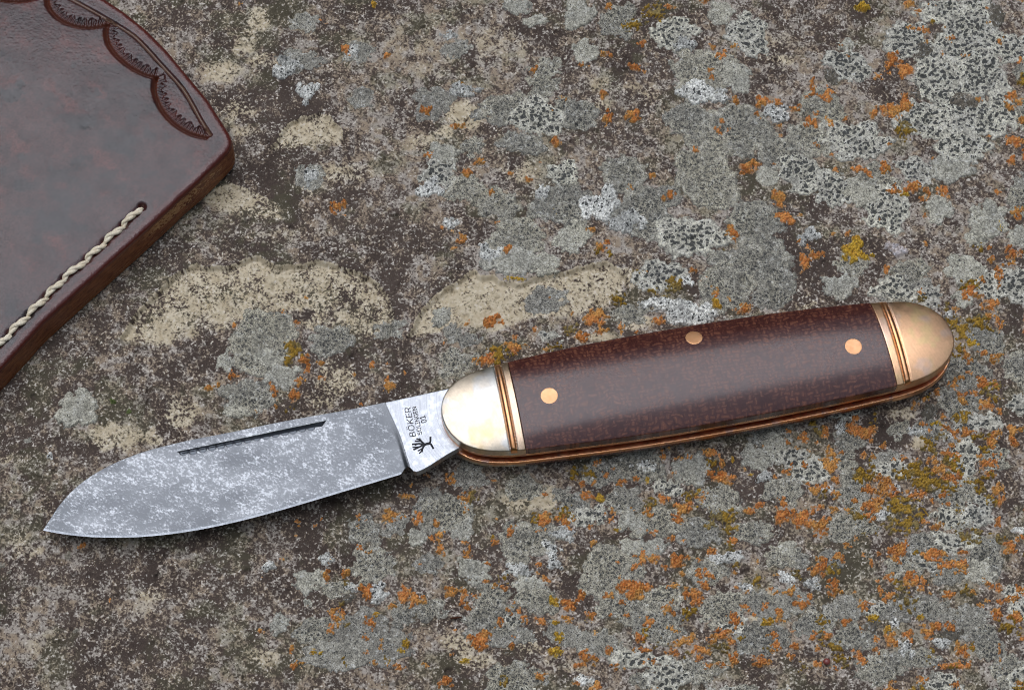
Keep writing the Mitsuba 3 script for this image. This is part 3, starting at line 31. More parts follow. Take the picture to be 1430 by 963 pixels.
GOLD = [[(68.16,20.9,2.14,2.42),(66.19,18.96,1.14,0.8),(69.78,19.3,1.43,0.96),(71.38,19.95,0.71,0.48)],[(73.05,77.87,1.35,1.24)],[(7.63,-52.68,1.07,1.27)],[(8.1,-62.48,1.33,0.97)],[(40.06,8.54,1.13,1.1)],[(47.37,-56.88,1.2,0.84)],[(67.7,-55.93,1.33,0.7)],[(8.92,-59.69,0.93,0.98)],[(90.28,0.47,0.98,0.93)],[(81.93,-16.35,1.11,0.75)],[(0.71,14.47,1.7,0.48)],[(16.77,-32.03,0.82,0.87)],[(79.14,33.5,1.01,0.66)],[(-19.53,-61.15,0.8,0.83)],[(-36.48,-62.72,1.19,0.55)],[(75.85,-55.8,0.8,0.7)],[(-8.62,-64.03,0.93,0.55)],[(69.72,-57.89,0.67,0.7)],[(-20.57,-62.54,0.8,0.55)],[(-28.83,78.57,0.6,0.71)],[(97.64,26.6,0.43,0.98)],[(25.99,-28.22,0.68,0.59)],[(8.14,-56.76,0.67,0.56)],[(-25.38,-54.89,0.67,0.56)],[(42.41,-24.1,0.41,0.59)],[(35.5,-30.41,0.41,0.44)],[(-3.66,-39.75,0.41,0.43)],[(45.59,-27.19,0.55,0.29)]]
OLIVE = [[(76.69,-26.77,3.01,1.47),(78.62,-28.54,3.01,1.62),(81.95,-29.72,1.64,1.17)],[(74.85,-34.09,2.99,1.6),(75.34,-37.0,3.39,1.45),(71.9,-37.72,1.63,0.72)],[(40.09,-35.79,2.45,1.74),(41.1,-38.11,1.49,1.15),(38.63,-34.78,1.09,0.73)],[(87.84,3.57,1.97,1.56),(86.53,4.81,1.13,1.25),(88.43,2.01,1.41,1.09)],[(94.24,-69.92,1.46,1.42),(94.63,-68.44,0.92,0.89),(93.57,-71.05,1.3,1.0)],[(66.83,-26.77,1.78,1.47),(68.52,-26.03,0.82,1.47)],[(-2.52,-2.21,1.54,1.53),(-0.98,-1.29,1.12,1.23)],[(85.97,-39.9,2.17,1.44)],[(29.82,76.38,1.49,1.41),(27.87,76.02,0.89,0.88)],[(32.41,12.78,1.42,1.43),(31.12,11.99,1.13,0.63)],[(80.56,48.44,1.76,1.51)],[(91.49,5.15,1.41,1.25),(91.56,6.09,1.13,0.78)],[(25.27,72.85,1.78,1.23),(27.23,73.91,0.74,0.53)],[(-42.78,-1.64,1.54,1.55)],[(58.04,-56.9,1.07,1.12),(57.67,-58.99,0.8,1.39)],[(92.53,-57.43,1.66,1.23)],[(92.18,-9.22,1.67,1.22)],[(84.32,-25.3,1.37,1.48)],[(109.48,63.42,1.64,1.21)],[(87.38,-15.59,1.38,1.36)],[(107.39,34.96,1.38,1.36)],[(26.76,-71.98,1.55,1.17)],[(82.0,-19.35,1.93,0.9)],[(87.49,-1.09,1.12,1.55)],[(98.41,-43.14,1.44,1.18)],[(80.47,-21.59,1.38,1.19)],[(89.98,13.03,1.71,0.95)],[(91.34,-31.92,1.09,1.46)],[(39.21,-61.35,1.86,0.83)],[(74.03,-52.99,1.2,1.27)],[(105.92,61.18,1.17,1.29)],[(32.75,-55.05,1.34,1.12)],[(60.45,-61.78,1.2,1.25)],[(21.18,10.07,1.13,1.26)],[(9.79,-34.8,1.22,1.16)],[(65.23,-35.82,1.09,1.16)],[(90.27,-19.34,1.38,0.9)],[(59.93,-46.31,1.08,1.14)],[(72.87,-50.16,1.07,1.13)],[(90.32,-27.51,1.37,0.88)],[(7.98,-0.51,1.26,0.92)],[(61.4,-63.85,1.19,0.97)],[(89.6,-29.72,0.96,1.17)],[(80.54,9.96,1.13,0.95)],[(11.52,3.66,1.12,0.93)],[(93.7,-11.04,1.11,0.91)],[(58.53,-17.42,0.83,1.2)],[(74.29,-69.46,1.07,0.93)],[(14.38,-26.76,1.1,0.88)],[(38.41,-24.69,0.82,1.18)],[(33.43,-31.14,1.09,0.88)],[(92.06,-39.91,1.08,0.86)],[(46.12,-48.14,1.08,0.85)],[(-1.34,-48.18,1.08,0.85)],[(77.35,-63.17,0.8,1.11)],[(11.64,-26.77,0.96,0.88)],[(40.99,-41.28,0.81,0.43),(41.51,-41.71,0.68,0.72)],[(-7.5,-31.93,0.95,0.87)],[(90.92,-21.58,1.1,0.75)],[(27.26,-60.93,1.46,0.56)],[(93.48,3.6,0.85,0.94)],[(26.29,-33.18,1.09,0.73)],[(-1.18,-67.9,0.88,0.9)],[(53.64,-65.23,1.32,0.55)],[(69.82,-15.61,0.69,1.05)],[(4.08,-35.83,0.82,0.87)],[(71.13,-39.16,1.62,0.43)],[(85.18,-50.6,0.8,0.85)],[(80.11,-10.62,1.11,0.61)],[(107.59,54.85,0.98,0.69)],[(53.43,-47.01,0.94,0.71)],[(-11.61,-73.7,0.85,0.78)],[(25.04,-58.98,0.67,0.98)],[(76.68,-43.34,1.08,0.57)],[(85.02,-34.4,0.68,0.87)],[(81.48,-64.83,1.06,0.55)],[(19.64,19.61,0.71,0.8)],[(93.11,22.03,0.86,0.65)],[(47.17,-61.77,0.8,0.69)],[(85.11,8.57,0.85,0.63)],[(42.6,-59.68,0.93,0.56)],[(84.9,-61.52,0.93,0.55)],[(87.12,-28.25,0.68,0.74)],[(59.35,-31.16,0.82,0.58)],[(85.05,-37.73,1.08,0.43)],[(82.84,-70.99,0.78,0.59)],[(17.24,20.74,0.71,0.64)],[(-31.71,-53.09,0.8,0.56)],[(27.99,11.5,0.71,0.63)],[(31.85,-63.15,0.8,0.55)],[(-42.88,-13.73,0.97,0.45)],[(51.82,-71.93,0.68,0.63)],[(87.93,74.5,0.75,0.53)],[(-23.06,-63.93,0.66,0.55)],[(35.26,-33.76,0.82,0.44)],[(9.26,-71.1,0.69,0.51)],[(-43.11,-3.96,0.7,0.46)],[(-31.28,-48.99,0.54,0.57)],[(-31.13,-64.5,0.53,0.55)],[(-30.4,-57.15,0.67,0.42)],[(66.39,-39.15,0.81,0.29)],[(20.21,-38.11,0.54,0.43)],[(42.05,-45.57,0.54,0.43)],[(24.84,16.26,0.71,0.32)],[(0.27,-53.83,0.54,0.42)],[(14.28,-56.33,0.53,0.42)],[(10.5,-0.36,0.7,0.31)],[(29.02,67.82,0.59,0.35)],[(8.33,29.48,0.57,0.33)],[(6.49,-41.01,0.54,0.29)],[(42.2,20.97,0.43,0.32)],[(29.95,10.72,0.42,0.32)],[(-8.56,-35.72,0.41,0.29)],[(-26.3,-43.85,0.27,0.14)]]
FINE = [(22.48,74.6,3.57,4.22),(6.64,62.62,3.24,2.39),(6.17,58.7,2.94,2.71),(-0.73,53.63,6.59,3.36),(13.16,51.99,4.39,4.01),(39.81,62.21,7.38,5.45),(41.53,47.1,6.56,4.99),(47.42,48.78,5.84,6.67),(35.81,51.25,4.39,4.17),(63.74,53.87,4.4,4.21),(61.17,46.33,5.1,3.66),(54.46,42.99,5.09,4.15),(72.97,36.43,4.34,4.13),(39.02,37.16,6.51,6.6),(48.02,27.32,5.45,5.23),(49.04,17.61,7.82,5.13),(26.59,30.53,5.75,5.74),(22.7,37.92,5.06,4.13),(41.76,12.81,5.67,5.55),(51.61,11.25,4.24,3.95),(78.83,16.15,3.99,2.88),(77.2,12.95,4.97,3.18),(67.54,17.68,3.56,2.4),(-9.37,34.51,4.32,2.96),(-2.16,31.24,4.31,3.27),(1.43,23.93,5.71,4.86),(10.78,31.29,5.75,5.74),(2.18,45.28,4.36,2.49),(-7.99,44.43,2.18,1.99),(-49.06,1.73,6.02,6.25),(-35.45,1.02,3.92,3.41),(-50.57,-11.42,5.51,3.35),(-10.46,-4.35,3.49,3.05),(2.05,-29.72,3.41,2.63),(-12.24,-34.86,5.44,4.06),(2.71,-40.59,6.09,4.03),(-3.35,-51.3,3.35,2.12),(-3.34,-55.52,5.34,3.51),(18.18,-46.29,5.12,5.7),(4.69,-51.98,4.02,2.82),(-27.78,-38.54,3.38,2.89),(-26.26,-45.7,3.77,3.99),(-32.19,-50.27,2.95,1.7),(-36.62,-58.42,3.33,3.06),(24.01,-24.55,5.49,3.24),(39.55,-31.87,4.77,2.62),(51.88,-30.42,4.09,2.92),(27.83,-36.95,4.75,3.18),(35.24,-39.11,4.07,2.88),(45.43,-38.4,4.07,2.16),(28.15,-51.96,4.02,2.12),(26.69,-56.88,5.34,3.5),(38.8,-54.07,4.01,3.52),(56.04,-56.89,3.33,2.8),(33.76,-65.92,5.3,2.07),(63.11,-24.55,2.47,2.07),(64.81,-31.16,2.73,4.38),(64.73,-20.1,2.75,2.08),(86.05,-29.72,2.73,2.35),(84.83,-37.01,2.04,1.74),(77.08,-41.33,4.73,2.01),(89.08,-43.49,3.37,4.3),(73.43,-45.62,4.04,2.0),(63.22,-59.69,3.99,2.79),(68.21,-65.24,4.63,2.76),(88.39,-61.1,3.32,3.47),(74.92,-63.86,3.98,1.93),(86.0,-11.82,4.17,3.34),(88.54,-5.71,4.19,3.84),(93.23,0.48,3.51,3.42),(43.52,-16.37,5.53,2.09),(45.92,-59.68,4.66,3.49),(63.09,-37.7,3.39,2.89),(50.63,-43.44,2.7,2.0),(80.72,-17.86,3.45,2.25),(92.67,-23.81,2.75,2.97),(36.34,-46.99,3.36,2.56),(48.98,-17.87,4.14,2.69),(17.12,-26.76,4.79,2.64),(11.58,-32.62,2.73,2.33),(21.12,-32.6,3.41,2.91),(53.3,-44.16,3.37,1.72),(20.75,-53.37,4.02,3.52),(46.21,-52.67,3.35,2.26),(60.04,-44.17,2.43,2.0),(45.67,4.19,3.52,1.87),(23.23,6.47,3.1,2.18),(66.52,-36.98,2.71,2.32),(74.51,-17.86,1.93,1.8),(83.11,-32.65,2.72,2.63),(78.24,-54.12,2.94,1.97),(82.08,-47.05,3.36,2.85),(-15.38,-54.15,2.67,1.97),(-20.7,-55.57,2.67,2.1),(-0.5,-68.85,4.34,4.43),(93.34,-67.61,4.2,3.84),(77.55,-67.97,2.27,1.54),(42.89,-71.31,2.71,2.52),(67.74,-67.46,2.14,1.53),(105.91,52.48,3.83,3.24),(96.63,-65.61,2.25,1.72),(4.24,-67.39,2.24,2.17),(88.4,-70.97,1.83,1.36),(25.19,-68.24,2.75,2.25),(105.8,62.69,2.02,2.13),(28.17,-68.05,2.53,2.17),(35.31,-74.62,3.15,2.19),(49.13,-71.76,3.7,2.33),(108.5,62.37,2.06,1.6),(103.08,31.91,3.79,2.87),(101.55,-5.76,4.6,4.94),(99.16,-4.71,3.4,2.8)]
DOTTED = [(33.42,71.65,4.46,3.84),(49.0,70.86,4.16,4.7),(48.29,71.73,2.68,3.14),(69.44,64.1,4.44,3.78),(81.68,70.25,4.47,4.87),(95.23,72.13,6.72,7.84),(90.38,77.33,5.99,2.64),(87.72,60.84,5.92,5.13),(96.66,61.79,5.19,5.14),(84.13,51.49,5.87,4.21),(94.4,51.58,6.61,5.06),(68.51,47.2,6.57,3.34),(91.76,45.69,5.84,3.68),(58.63,38.86,4.35,4.13),(70.55,44.71,5.83,3.0),(75.49,30.69,5.04,4.92),(81.82,38.96,3.63,2.98),(64.92,34.75,3.61,4.12),(35.01,24.03,7.15,4.55),(29.78,15.16,4.97,3.19),(75.73,12.15,4.25,2.85),(4.38,51.13,5.11,4.18),(10.85,38.7,2.89,2.48),(-15.17,37.8,3.61,2.97),(14.27,-35.52,3.4,2.03),(29.37,-29.68,2.73,2.05),(54.23,-23.81,3.43,2.22),(56.87,-26.02,3.01,2.95),(40.7,-56.88,2.67,2.1),(23.87,-63.85,5.31,2.08),(73.31,-26.03,3.42,1.77),(89.12,-16.34,4.15,1.81),(92.58,-16.34,2.07,1.81),(87.29,-22.33,2.75,2.38),(86.38,-25.3,2.47,2.07),(89.24,-32.65,2.04,1.46),(82.2,-35.85,2.44,2.03),(88.34,-35.56,3.4,2.03),(83.22,-40.62,4.06,2.01),(77.52,-44.91,2.69,2.0),(67.54,-54.1,2.0,1.41),(82.71,10.61,2.13,2.37),(0.0,-56.22,1.6,1.4),(64.37,-14.11,2.77,1.5),(100.49,54.18,2.95,5.08),(7.71,1.8,2.24,1.24),(42.1,2.62,3.51,1.24),(94.24,13.06,2.84,2.86),(2.41,-70.81,2.04,2.02),(94.34,-68.26,3.67,3.19),(98.25,-55.59,1.96,2.01),(49.66,-71.33,2.43,1.57),(80.15,-68.77,3.01,2.23),(90.62,-73.94,2.5,1.97),(96.48,-52.61,4.09,2.71),(98.85,13.54,4.55,3.64),(90.16,-73.41,2.26,2.26),(95.69,-67.25,1.73,1.28),(28.83,-67.87,3.48,3.14),(38.77,-71.38,3.6,2.34),(103.88,68.39,4.3,3.64),(98.08,-12.53,2.15,2.01)]
PALE = [(13.71,75.64,2.98,3.53),(14.94,66.75,2.52,2.93),(1.19,77.76,2.99,1.77),(5.21,74.23,2.23,1.41),(43.7,76.44,2.69,2.65),(46.42,61.39,2.95,3.4),(69.23,68.4,1.78,1.56),(51.64,38.01,2.03,2.31),(85.58,30.75,2.6,3.28),(70.65,33.95,3.18,3.29),(89.14,39.84,4.36,2.99),(95.42,27.56,3.6,4.08),(92.94,23.48,2.15,1.94),(90.29,17.02,3.56,3.2),(64.43,12.89,3.54,2.38),(0.0,18.29,5.69,3.2),(6.39,17.5,2.84,2.4),(12.14,23.95,3.57,3.24),(-13.79,42.76,2.9,2.49),(-48.17,-2.93,3.48,1.55),(-55.77,-3.82,1.66,1.87),(-44.53,-6.74,3.47,2.76),(-53.18,-14.52,2.74,1.21),(-83.36,-14.41,3.87,3.38),(-85.56,-12.84,1.39,1.55),(-17.6,-39.94,1.62,2.02),(-8.81,-38.46,2.03,2.02),(-7.41,-46.34,2.96,2.56),(3.36,-49.16,2.42,1.7),(-38.27,-48.6,2.95,2.27),(34.26,-26.01,3.02,3.24),(47.37,-23.8,3.43,2.36),(50.93,-20.84,2.75,1.78),(23.08,-36.95,2.44,2.02),(26.36,-41.99,3.38,1.72),(22.31,-41.99,2.03,1.72),(52.05,-42.01,2.03,1.43),(-38.12,-53.12,0.8,0.84),(-43.32,-57.06,1.6,1.95),(88.13,-47.06,2.69,2.28),(89.09,10.65,1.98,1.9),(-14.08,6.45,1.83,2.18),(109.41,59.07,2.64,2.49),(101.44,24.35,2.54,2.33),(8.28,-71.98,1.34,1.1),(42.66,-71.62,2.01,1.42),(58.78,-72.72,2.66,2.15)]
BLUE = [(-11.1,67.62,2.96,2.08),(-15.97,54.48,3.66,3.72),(-43.19,74.43,2.68,2.8),(-43.9,64.88,4.44,2.41),(-31.81,66.52,3.26,2.59),(-30.79,55.38,2.64,2.37),(-23.87,3.35,3.09,2.17),(-11.93,2.56,1.68,2.01),(-8.41,1.02,1.96,1.54),(6.35,9.58,4.23,3.14),(-8.21,-27.55,3.42,2.64),(9.55,-31.16,1.64,1.46),(-15.65,-34.14,3.4,3.63),(-16.16,-45.66,2.42,1.71),(-2.0,-59.02,5.33,2.79),(9.99,-58.99,4.0,2.09),(16.62,-61.08,3.99,2.78),(-22.37,-37.79,2.71,2.02),(-28.63,-58.4,5.32,4.18),(-32.49,-63.26,6.63,2.76),(-24.56,-61.86,5.97,3.47),(72.08,-23.82,3.43,1.78),(62.2,-54.1,3.34,2.81),(71.51,-54.81,4.01,2.11),(76.95,-53.41,3.34,2.11),(84.71,-56.93,4.0,3.49),(51.56,-52.67,4.02,2.82),(48.8,-54.78,2.67,2.11),(-40.75,37.22,3.18,2.81),(-92.51,-21.04,0.56,0.6),(102.07,31.58,2.35,1.94),(103.78,35.7,2.54,2.5),(99.51,-44.42,2.26,2.24),(91.84,-72.72,1.52,0.95),(-20.09,-72.25,2.73,1.95)]
WHITE = [(-12.76,70.76,1.48,0.87),(-9.55,57.85,2.64,1.36),(-46.19,62.84,2.36,2.23),(-42.16,57.5,1.91,2.21),(-32.56,67.04,1.04,1.21),(-40.75,37.22,1.45,1.65),(36.01,68.71,2.22,1.56),(38.62,57.12,4.11,2.19),(54.13,52.15,2.34,2.01),(23.66,28.06,2.87,2.45),(-16.15,35.0,2.31,2.14),(5.76,34.06,1.15,1.48),(-4.27,19.89,1.99,1.77),(-12.17,26.83,1.15,1.14),(17.96,30.5,3.16,3.61),(20.78,27.24,2.01,1.47),(34.71,13.9,0.71,0.95),(30.05,8.83,3.67,1.1),(33.09,6.49,3.38,2.19),(36.18,6.5,2.54,1.87),(37.98,5.41,1.13,1.25),(-88.11,-24.13,0.55,0.74),(59.33,24.1,1.72,1.62),(0.67,-46.32,1.62,1.28),(2.69,-47.03,1.21,1.0),(9.49,-39.14,1.9,1.3),(8.09,-44.88,1.35,0.86),(7.43,-42.02,1.62,1.15),(-24.79,-51.37,1.88,1.69),(-35.05,-44.32,1.21,1.0),(-45.74,-46.11,1.07,0.99),(25.37,-25.28,2.06,1.18),(48.59,-27.49,1.51,1.17),(39.81,-44.14,2.02,1.14),(42.53,-43.43,1.08,0.86),(63.5,-17.41,1.1,1.2),(70.15,-35.25,1.36,1.02),(73.35,-29.71,0.68,0.88),(59.96,-29.99,1.09,0.73),(84.73,-19.65,0.69,0.9),(79.75,-61.1,1.73,1.11),(73.08,-61.51,1.2,1.66),(65.16,-65.24,0.79,0.28),(85.96,6.69,0.71,0.79),(43.64,-49.84,1.61,0.85),(56.42,-49.14,1.21,1.28),(51.79,-47.72,1.21,1.14),(-30.19,-49.98,1.34,0.99),(71.38,-56.91,0.93,0.7),(77.96,-17.86,1.38,0.9),(105.88,18.7,0.89,0.78),(13.31,-67.86,1.35,0.9),(91.23,-72.53,1.0,0.93),(92.72,-69.79,0.93,0.84),(96.48,-38.77,1.17,0.99),(29.71,-72.77,0.96,0.63)]
BROWN = [(85.2,67.34,1.64,2.07),(65.58,60.99,1.48,1.53),(83.79,57.4,1.47,1.7),(92.49,55.45,2.65,1.87),(100.73,75.68,1.35,3.15),(67.09,-57.33,1.33,1.12),(81.9,-59.02,1.86,1.39),(80.98,-14.1,1.66,1.51),(-30.8,-52.1,1.07,0.85)]
LEDGES = [([(-76.9,0.56),(-73.82,6.22),(-70.64,11.09),(-66.68,15.63),(-62.15,18.23),(-61.1,17.26),(-56.13,17.26),(-52.65,18.87),(-50.26,19.67),(-48.78,18.22),(-46.17,17.09),(-42.64,17.72),(-38.41,18.67),(-34.1,17.38),(-29.79,15.61),(-26.48,13.54),(-24.3,10.85),(-23.09,6.46),(-23.69,1.49)],[(-30.1,-0.06),(-44.21,3.02),(-58.13,1.31),(-69.06,-2.06)],8,1.0),([(-21.03,1.49),(-18.98,4.9),(-17.62,8.02),(-15.12,10.84),(-12.03,13.04),(-8.52,16.21),(-7.52,16.53),(-6.1,14.94),(-3.55,15.26),(-2.12,13.99),(1.42,13.36),(4.25,14.63),(9.22,15.91),(12.07,16.55),(16.35,17.84),(19.19,18.17),(22.27,15.62)],[(23.32,11.18),(19.0,6.46),(11.95,4.59),(3.51,4.58),(-3.5,1.48),(-10.53,3.03),(-16.12,1.18)],9,0.9),([(-49.26,43.75),(-48.17,45.75),(-47.36,47.41),(-45.69,49.58),(-42.41,51.91),(-39.5,52.4),(-36.54,51.2),(-35.01,49.0),(-33.76,45.98)],[(-35.6,44.16),(-40.0,45.35),(-43.56,43.04),(-46.47,43.06)],9,0.7),([(-62.93,32.6),(-59.89,35.21),(-56.32,36.18),(-51.9,34.17),(-47.47,31.68),(-45.67,29.87)],[(-45.13,26.93),(-53.73,26.97),(-59.55,28.64)],6,0.35)]
CRACKS = [([(-21.13,15.12),(-22.76,11.48),(-23.8,7.09),(-24.04,4.9),(-24.95,1.49),(-25.45,-1.6)],0.7,0.45),([(-31.86,8.04),(-31.51,5.69),(-30.82,0.56),(-30.71,-3.6)],0.5,0.3),([(-3.67,57.0),(0.0,51.11),(1.02,48.61)],0.5,0.3),([(15.98,32.46),(17.65,28.86),(18.18,26.41)],0.4,0.3)]
BUFF = [(-52.9,74.85,2.69,3.5,0.7),(-54.89,69.3,2.97,3.47,0.5),(-51.74,64.95,3.7,2.07,0.6),(-59.76,62.44,5.18,3.43,0.45),(-56.38,53.05,4.4,3.05,0.55),(-53.95,47.97,2.92,2.52,0.4),(-41.54,47.87,6.57,3.69,0.5),(-9.5,51.94,4.39,3.7,0.8),(-13.84,47.76,2.91,1.34,0.5),(-31.1,38.66,4.34,2.48,0.45),(-39.65,34.58,5.77,2.47,0.3),(-34.09,-7.43,4.17,4.58,0.7),(-36.72,-12.01,3.46,2.27,0.6),(-76.05,-20.45,5.45,3.29,0.75),(-63.45,-14.82,3.82,3.8,0.8),(-69.93,-20.31,3.39,2.24,0.6),(2.73,-32.63,4.77,2.33,0.75),(6.14,-31.46,2.73,2.33,0.7),(-17.03,-32.69,3.4,2.19,0.3),(-2.22,68.99,10.37,6.95,0.25),(-17.0,65.57,7.39,6.9,0.25),(-22.98,69.06,7.42,6.95,0.2),(54.12,69.16,5.94,5.2,0.3),(55.42,64.85,3.7,2.57,0.45),(27.16,57.08,5.88,3.37,0.35),(16.91,58.73,3.68,3.38,0.35),(18.31,54.52,3.66,3.36,0.4),(2.17,38.66,5.79,3.3,0.35),(-18.18,45.26,4.36,3.33,0.4),(76.11,-14.55,3.05,1.81,0.8),(78.2,-20.55,2.07,1.34,0.5),(-68.72,-54.47,7.98,2.76,0.25),(-67.54,-51.7,3.33,1.66,0.4),(-45.73,-63.31,3.97,2.07,0.5),(-86.92,-61.35,5.32,3.41,0.25),(-9.97,-61.13,3.99,4.17,0.45),(1.99,-61.1,4.65,2.09,0.6),(-7.29,-64.58,7.95,1.66,0.5),(-65.85,13.53,4.24,1.94,0.5),(-45.02,24.01,8.58,2.43,0.25),(-35.44,38.68,4.34,2.98,0.4),(23.4,15.14,2.84,2.23,0.6),(19.13,14.34,2.13,1.91,0.5),(46.04,-56.88,2.67,2.1,0.6),(48.95,-51.26,2.68,1.7,0.5),(-96.37,-24.62,1.39,1.78,0.4),(-92.29,-41.96,2.04,2.53,0.4),(-90.16,-43.39,1.36,1.68,0.4),(16.13,1.81,5.61,1.24,0.5),(24.6,4.92,3.52,1.87,0.6),(80.72,-17.86,2.76,2.1,0.5),(9.93,-65.24,5.3,1.38,0.4),(58.64,10.49,1.41,0.79,0.5),(75.47,8.2,4.24,0.94,0.3),(57.84,8.6,2.12,0.79,0.8)]
DARK = [(-49.28,58.93,5.16,5.46,0.7),(-40.28,53.76,5.13,3.38,0.6),(-83.8,7.85,15.54,6.5,0.45),(-91.28,-3.31,8.45,6.37,0.5),(-24.29,23.93,6.43,9.69,0.45),(-24.7,9.6,3.53,6.29,0.4),(-50.87,-4.82,8.33,1.55,0.6),(-57.9,-3.08,3.47,4.68,0.5),(-41.53,6.47,2.53,1.88,0.7),(-31.72,8.04,4.23,1.88,0.4),(-29.31,-31.29,13.62,2.92,0.4),(-34.5,-40.02,8.11,5.75,0.5),(-51.72,-47.31,10.71,5.64,0.35),(-81.86,-57.26,6.66,5.48,0.25),(-75.77,-47.61,8.02,4.16,0.35),(-23.6,-44.26,4.04,4.29,0.4),(-3.38,-42.76,5.4,2.87,0.35),(14.15,-45.58,2.7,5.71,0.4),(79.06,64.18,3.7,6.87,0.6),(74.31,59.02,4.42,3.4,0.5),(64.43,67.5,5.94,5.18,0.35),(49.9,38.01,4.34,6.61,0.5),(59.66,30.63,3.6,4.92,0.4),(90.28,35.72,5.79,4.13,0.4),(72.51,29.04,2.88,4.9,0.5),(65.21,-23.81,4.12,2.96,0.6),(72.44,-17.86,5.52,2.99,0.5),(62.66,-45.6,6.06,4.28,0.55),(45.77,-29.68,6.15,3.66,0.5),(52.08,-41.29,5.41,2.87,0.4),(-12.96,-31.22,4.09,1.46,0.3),(-16.43,23.92,5.71,4.85,0.4),(-9.53,55.31,2.93,3.38,0.3),(42.46,75.2,2.98,3.52,0.4),(-80.71,-12.87,8.28,4.64,0.4),(-85.3,-24.91,8.24,5.89,0.3),(-21.99,15.91,2.84,4.77,0.5),(83.56,22.6,6.44,4.85,0.4),(78.15,-35.55,4.07,1.74,0.4)]
HANDLE = [(-13.33,-17.38),(-12.88,-20.15),(-11.87,-22.59),(-10.16,-24.4),(-7.93,-25.77),(-5.69,-26.3),(-2.89,-26.48),(-0.4,-26.48),(2.63,-26.41),(6.05,-25.97),(12.92,-24.84),(19.53,-23.95),(33.01,-21.91),(43.18,-19.86),(54.86,-17.35),(64.54,-15.32),(73.14,-13.15),(76.02,-12.3),(79.21,-10.9),(81.88,-9.16),(83.77,-6.68),(84.64,-4.49),(84.63,-2.6),(83.67,-0.09),(81.58,2.45),(78.79,3.99),(75.93,4.59),(71.93,4.59),(69.08,4.29),(61.59,3.63),(55.83,2.91),(43.98,1.06),(33.63,-0.6),(19.88,-3.25),(16.03,-4.04),(10.54,-5.25),(3.96,-6.91),(-0.82,-8.16),(-3.51,-8.97),(-7.18,-10.28),(-10.01,-11.67),(-11.69,-13.08),(-12.93,-15.23)]
JOINT_A = [(-0.82,-8.16),(2.69,-26.67)]
JOINT_B = [(69.08,4.29),(73.12,-13.12)]
BEAD_A = [(-2.82,-8.79),(0.4,-26.48)]
BEAD_B = [(71.58,4.59),(75.23,-12.52)]
PINS = [(7.02,-16.23),(34.72,-3.79),(64.95,-5.96)]
SPINE = [(-7.53,-11.49),(-12.58,-12.54),(-24.2,-15.31),(-35.39,-17.68),(-45.52,-19.68),(-52.25,-21.31),(-64.31,-23.88),(-66.18,-24.32),(-72.14,-26.44),(-76.44,-28.78),(-80.06,-30.95),(-82.58,-33.41),(-83.8,-35.0),(-85.6,-37.87),(-87.67,-41.15)]
EDGE = [(-87.83,-40.83),(-84.78,-41.61),(-79.4,-42.2),(-72.72,-42.32),(-66.07,-42.01),(-59.44,-41.11),(-51.51,-39.26),(-42.25,-36.53),(-31.61,-33.22),(-23.59,-30.65),(-21.05,-29.67)]
TANG = [(-21.01,-30.01),(-20.68,-29.36),(-20.29,-28.7),(-19.78,-28.43),(-19.35,-28.48),(-19.01,-28.92),(-18.53,-29.43),(-17.92,-29.59),(-16.85,-29.14),(-15.51,-28.34),(-14.17,-27.39),(-12.16,-26.0),(-10.01,-24.69),(-7.18,-23.07)]
PLUNGE = [(-24.9,-12.09),(-24.2,-15.31),(-23.0,-17.91),(-21.44,-21.6),(-20.14,-25.95),(-19.15,-28.48),(-18.7,-30.95)]
NICK = [(-63.33,-25.46),(-35.28,-19.03),(-36.0,-20.2),(-37.25,-20.41),(-61.08,-25.64),(-62.03,-26.0)]
TEETH = [(-61.08,-25.64),(-59.32,-25.29),(-57.57,-24.88),(-55.81,-24.52),(-54.3,-24.11),(-52.66,-23.67),(-50.9,-23.34),(-49.14,-22.85),(-47.5,-22.52),(-45.74,-22.13),(-43.85,-21.74),(-42.32,-21.41),(-40.68,-21.02),(-38.91,-20.66),(-37.26,-20.4)]
SWEDGE = [(-64.92,-25.13),(-66.78,-25.71),(-70.05,-27.46),(-74.63,-29.65),(-78.91,-32.11),(-83.75,-35.72),(-87.36,-41.01)]
WRITING = [('BÖKER',[(-18.14,-22.46),(-19.33,-16.29),(-19.32,-22.61)]),('SOLINGEN',[(-17.01,-21.92),(-18.24,-16.09),(-17.79,-22.2)]),('01',[(-16.13,-19.48),(-16.53,-17.97),(-17.16,-19.78)])]
TREE = [(-14.83,-25.21),(-15.58,-22.1),(-18.46,-26.17)]
POUCH = [(-105.34,-17.3),(-97.88,-9.09),(-90.44,0.92),(-82.75,9.31),(-74.8,17.83),(-67.02,26.39),(-65.7,28.04),(-61.81,32.01),(-57.92,36.7),(-56.45,38.66),(-55.87,40.04),(-55.86,41.27),(-56.5,42.91),(-61.04,50.58),(-65.57,56.41),(-70.11,62.29),(-74.64,67.24),(-79.13,71.24),(-83.61,74.58),(-89.06,78.05),(-96.72,81.89),(-105.84,85.04),(-117.89,87.16),(-129.67,86.45)]
CREASE = [(-96.37,77.35),(-90.4,74.24),(-82.44,69.25),(-76.64,65.32),(-71.63,59.38),(-66.21,53.01),(-62.54,46.2),(-60.2,42.42)]
SCALLOPS = [[(-95.2,75.62),(-94.43,71.31),(-91.75,68.73),(-88.57,67.19),(-85.22,67.19),(-82.36,68.05)],[(-82.48,67.71),(-82.61,65.32),(-81.06,61.75),(-78.41,58.88),(-74.78,56.36),(-71.84,55.52)],[(-71.84,55.52),(-72.09,52.51),(-70.57,48.68),(-68.37,45.38),(-64.8,42.91),(-61.02,41.76)],[(-109.34,77.7),(-107.63,74.93),(-104.89,73.72),(-101.62,73.2),(-98.28,73.72),(-95.19,75.45)]]
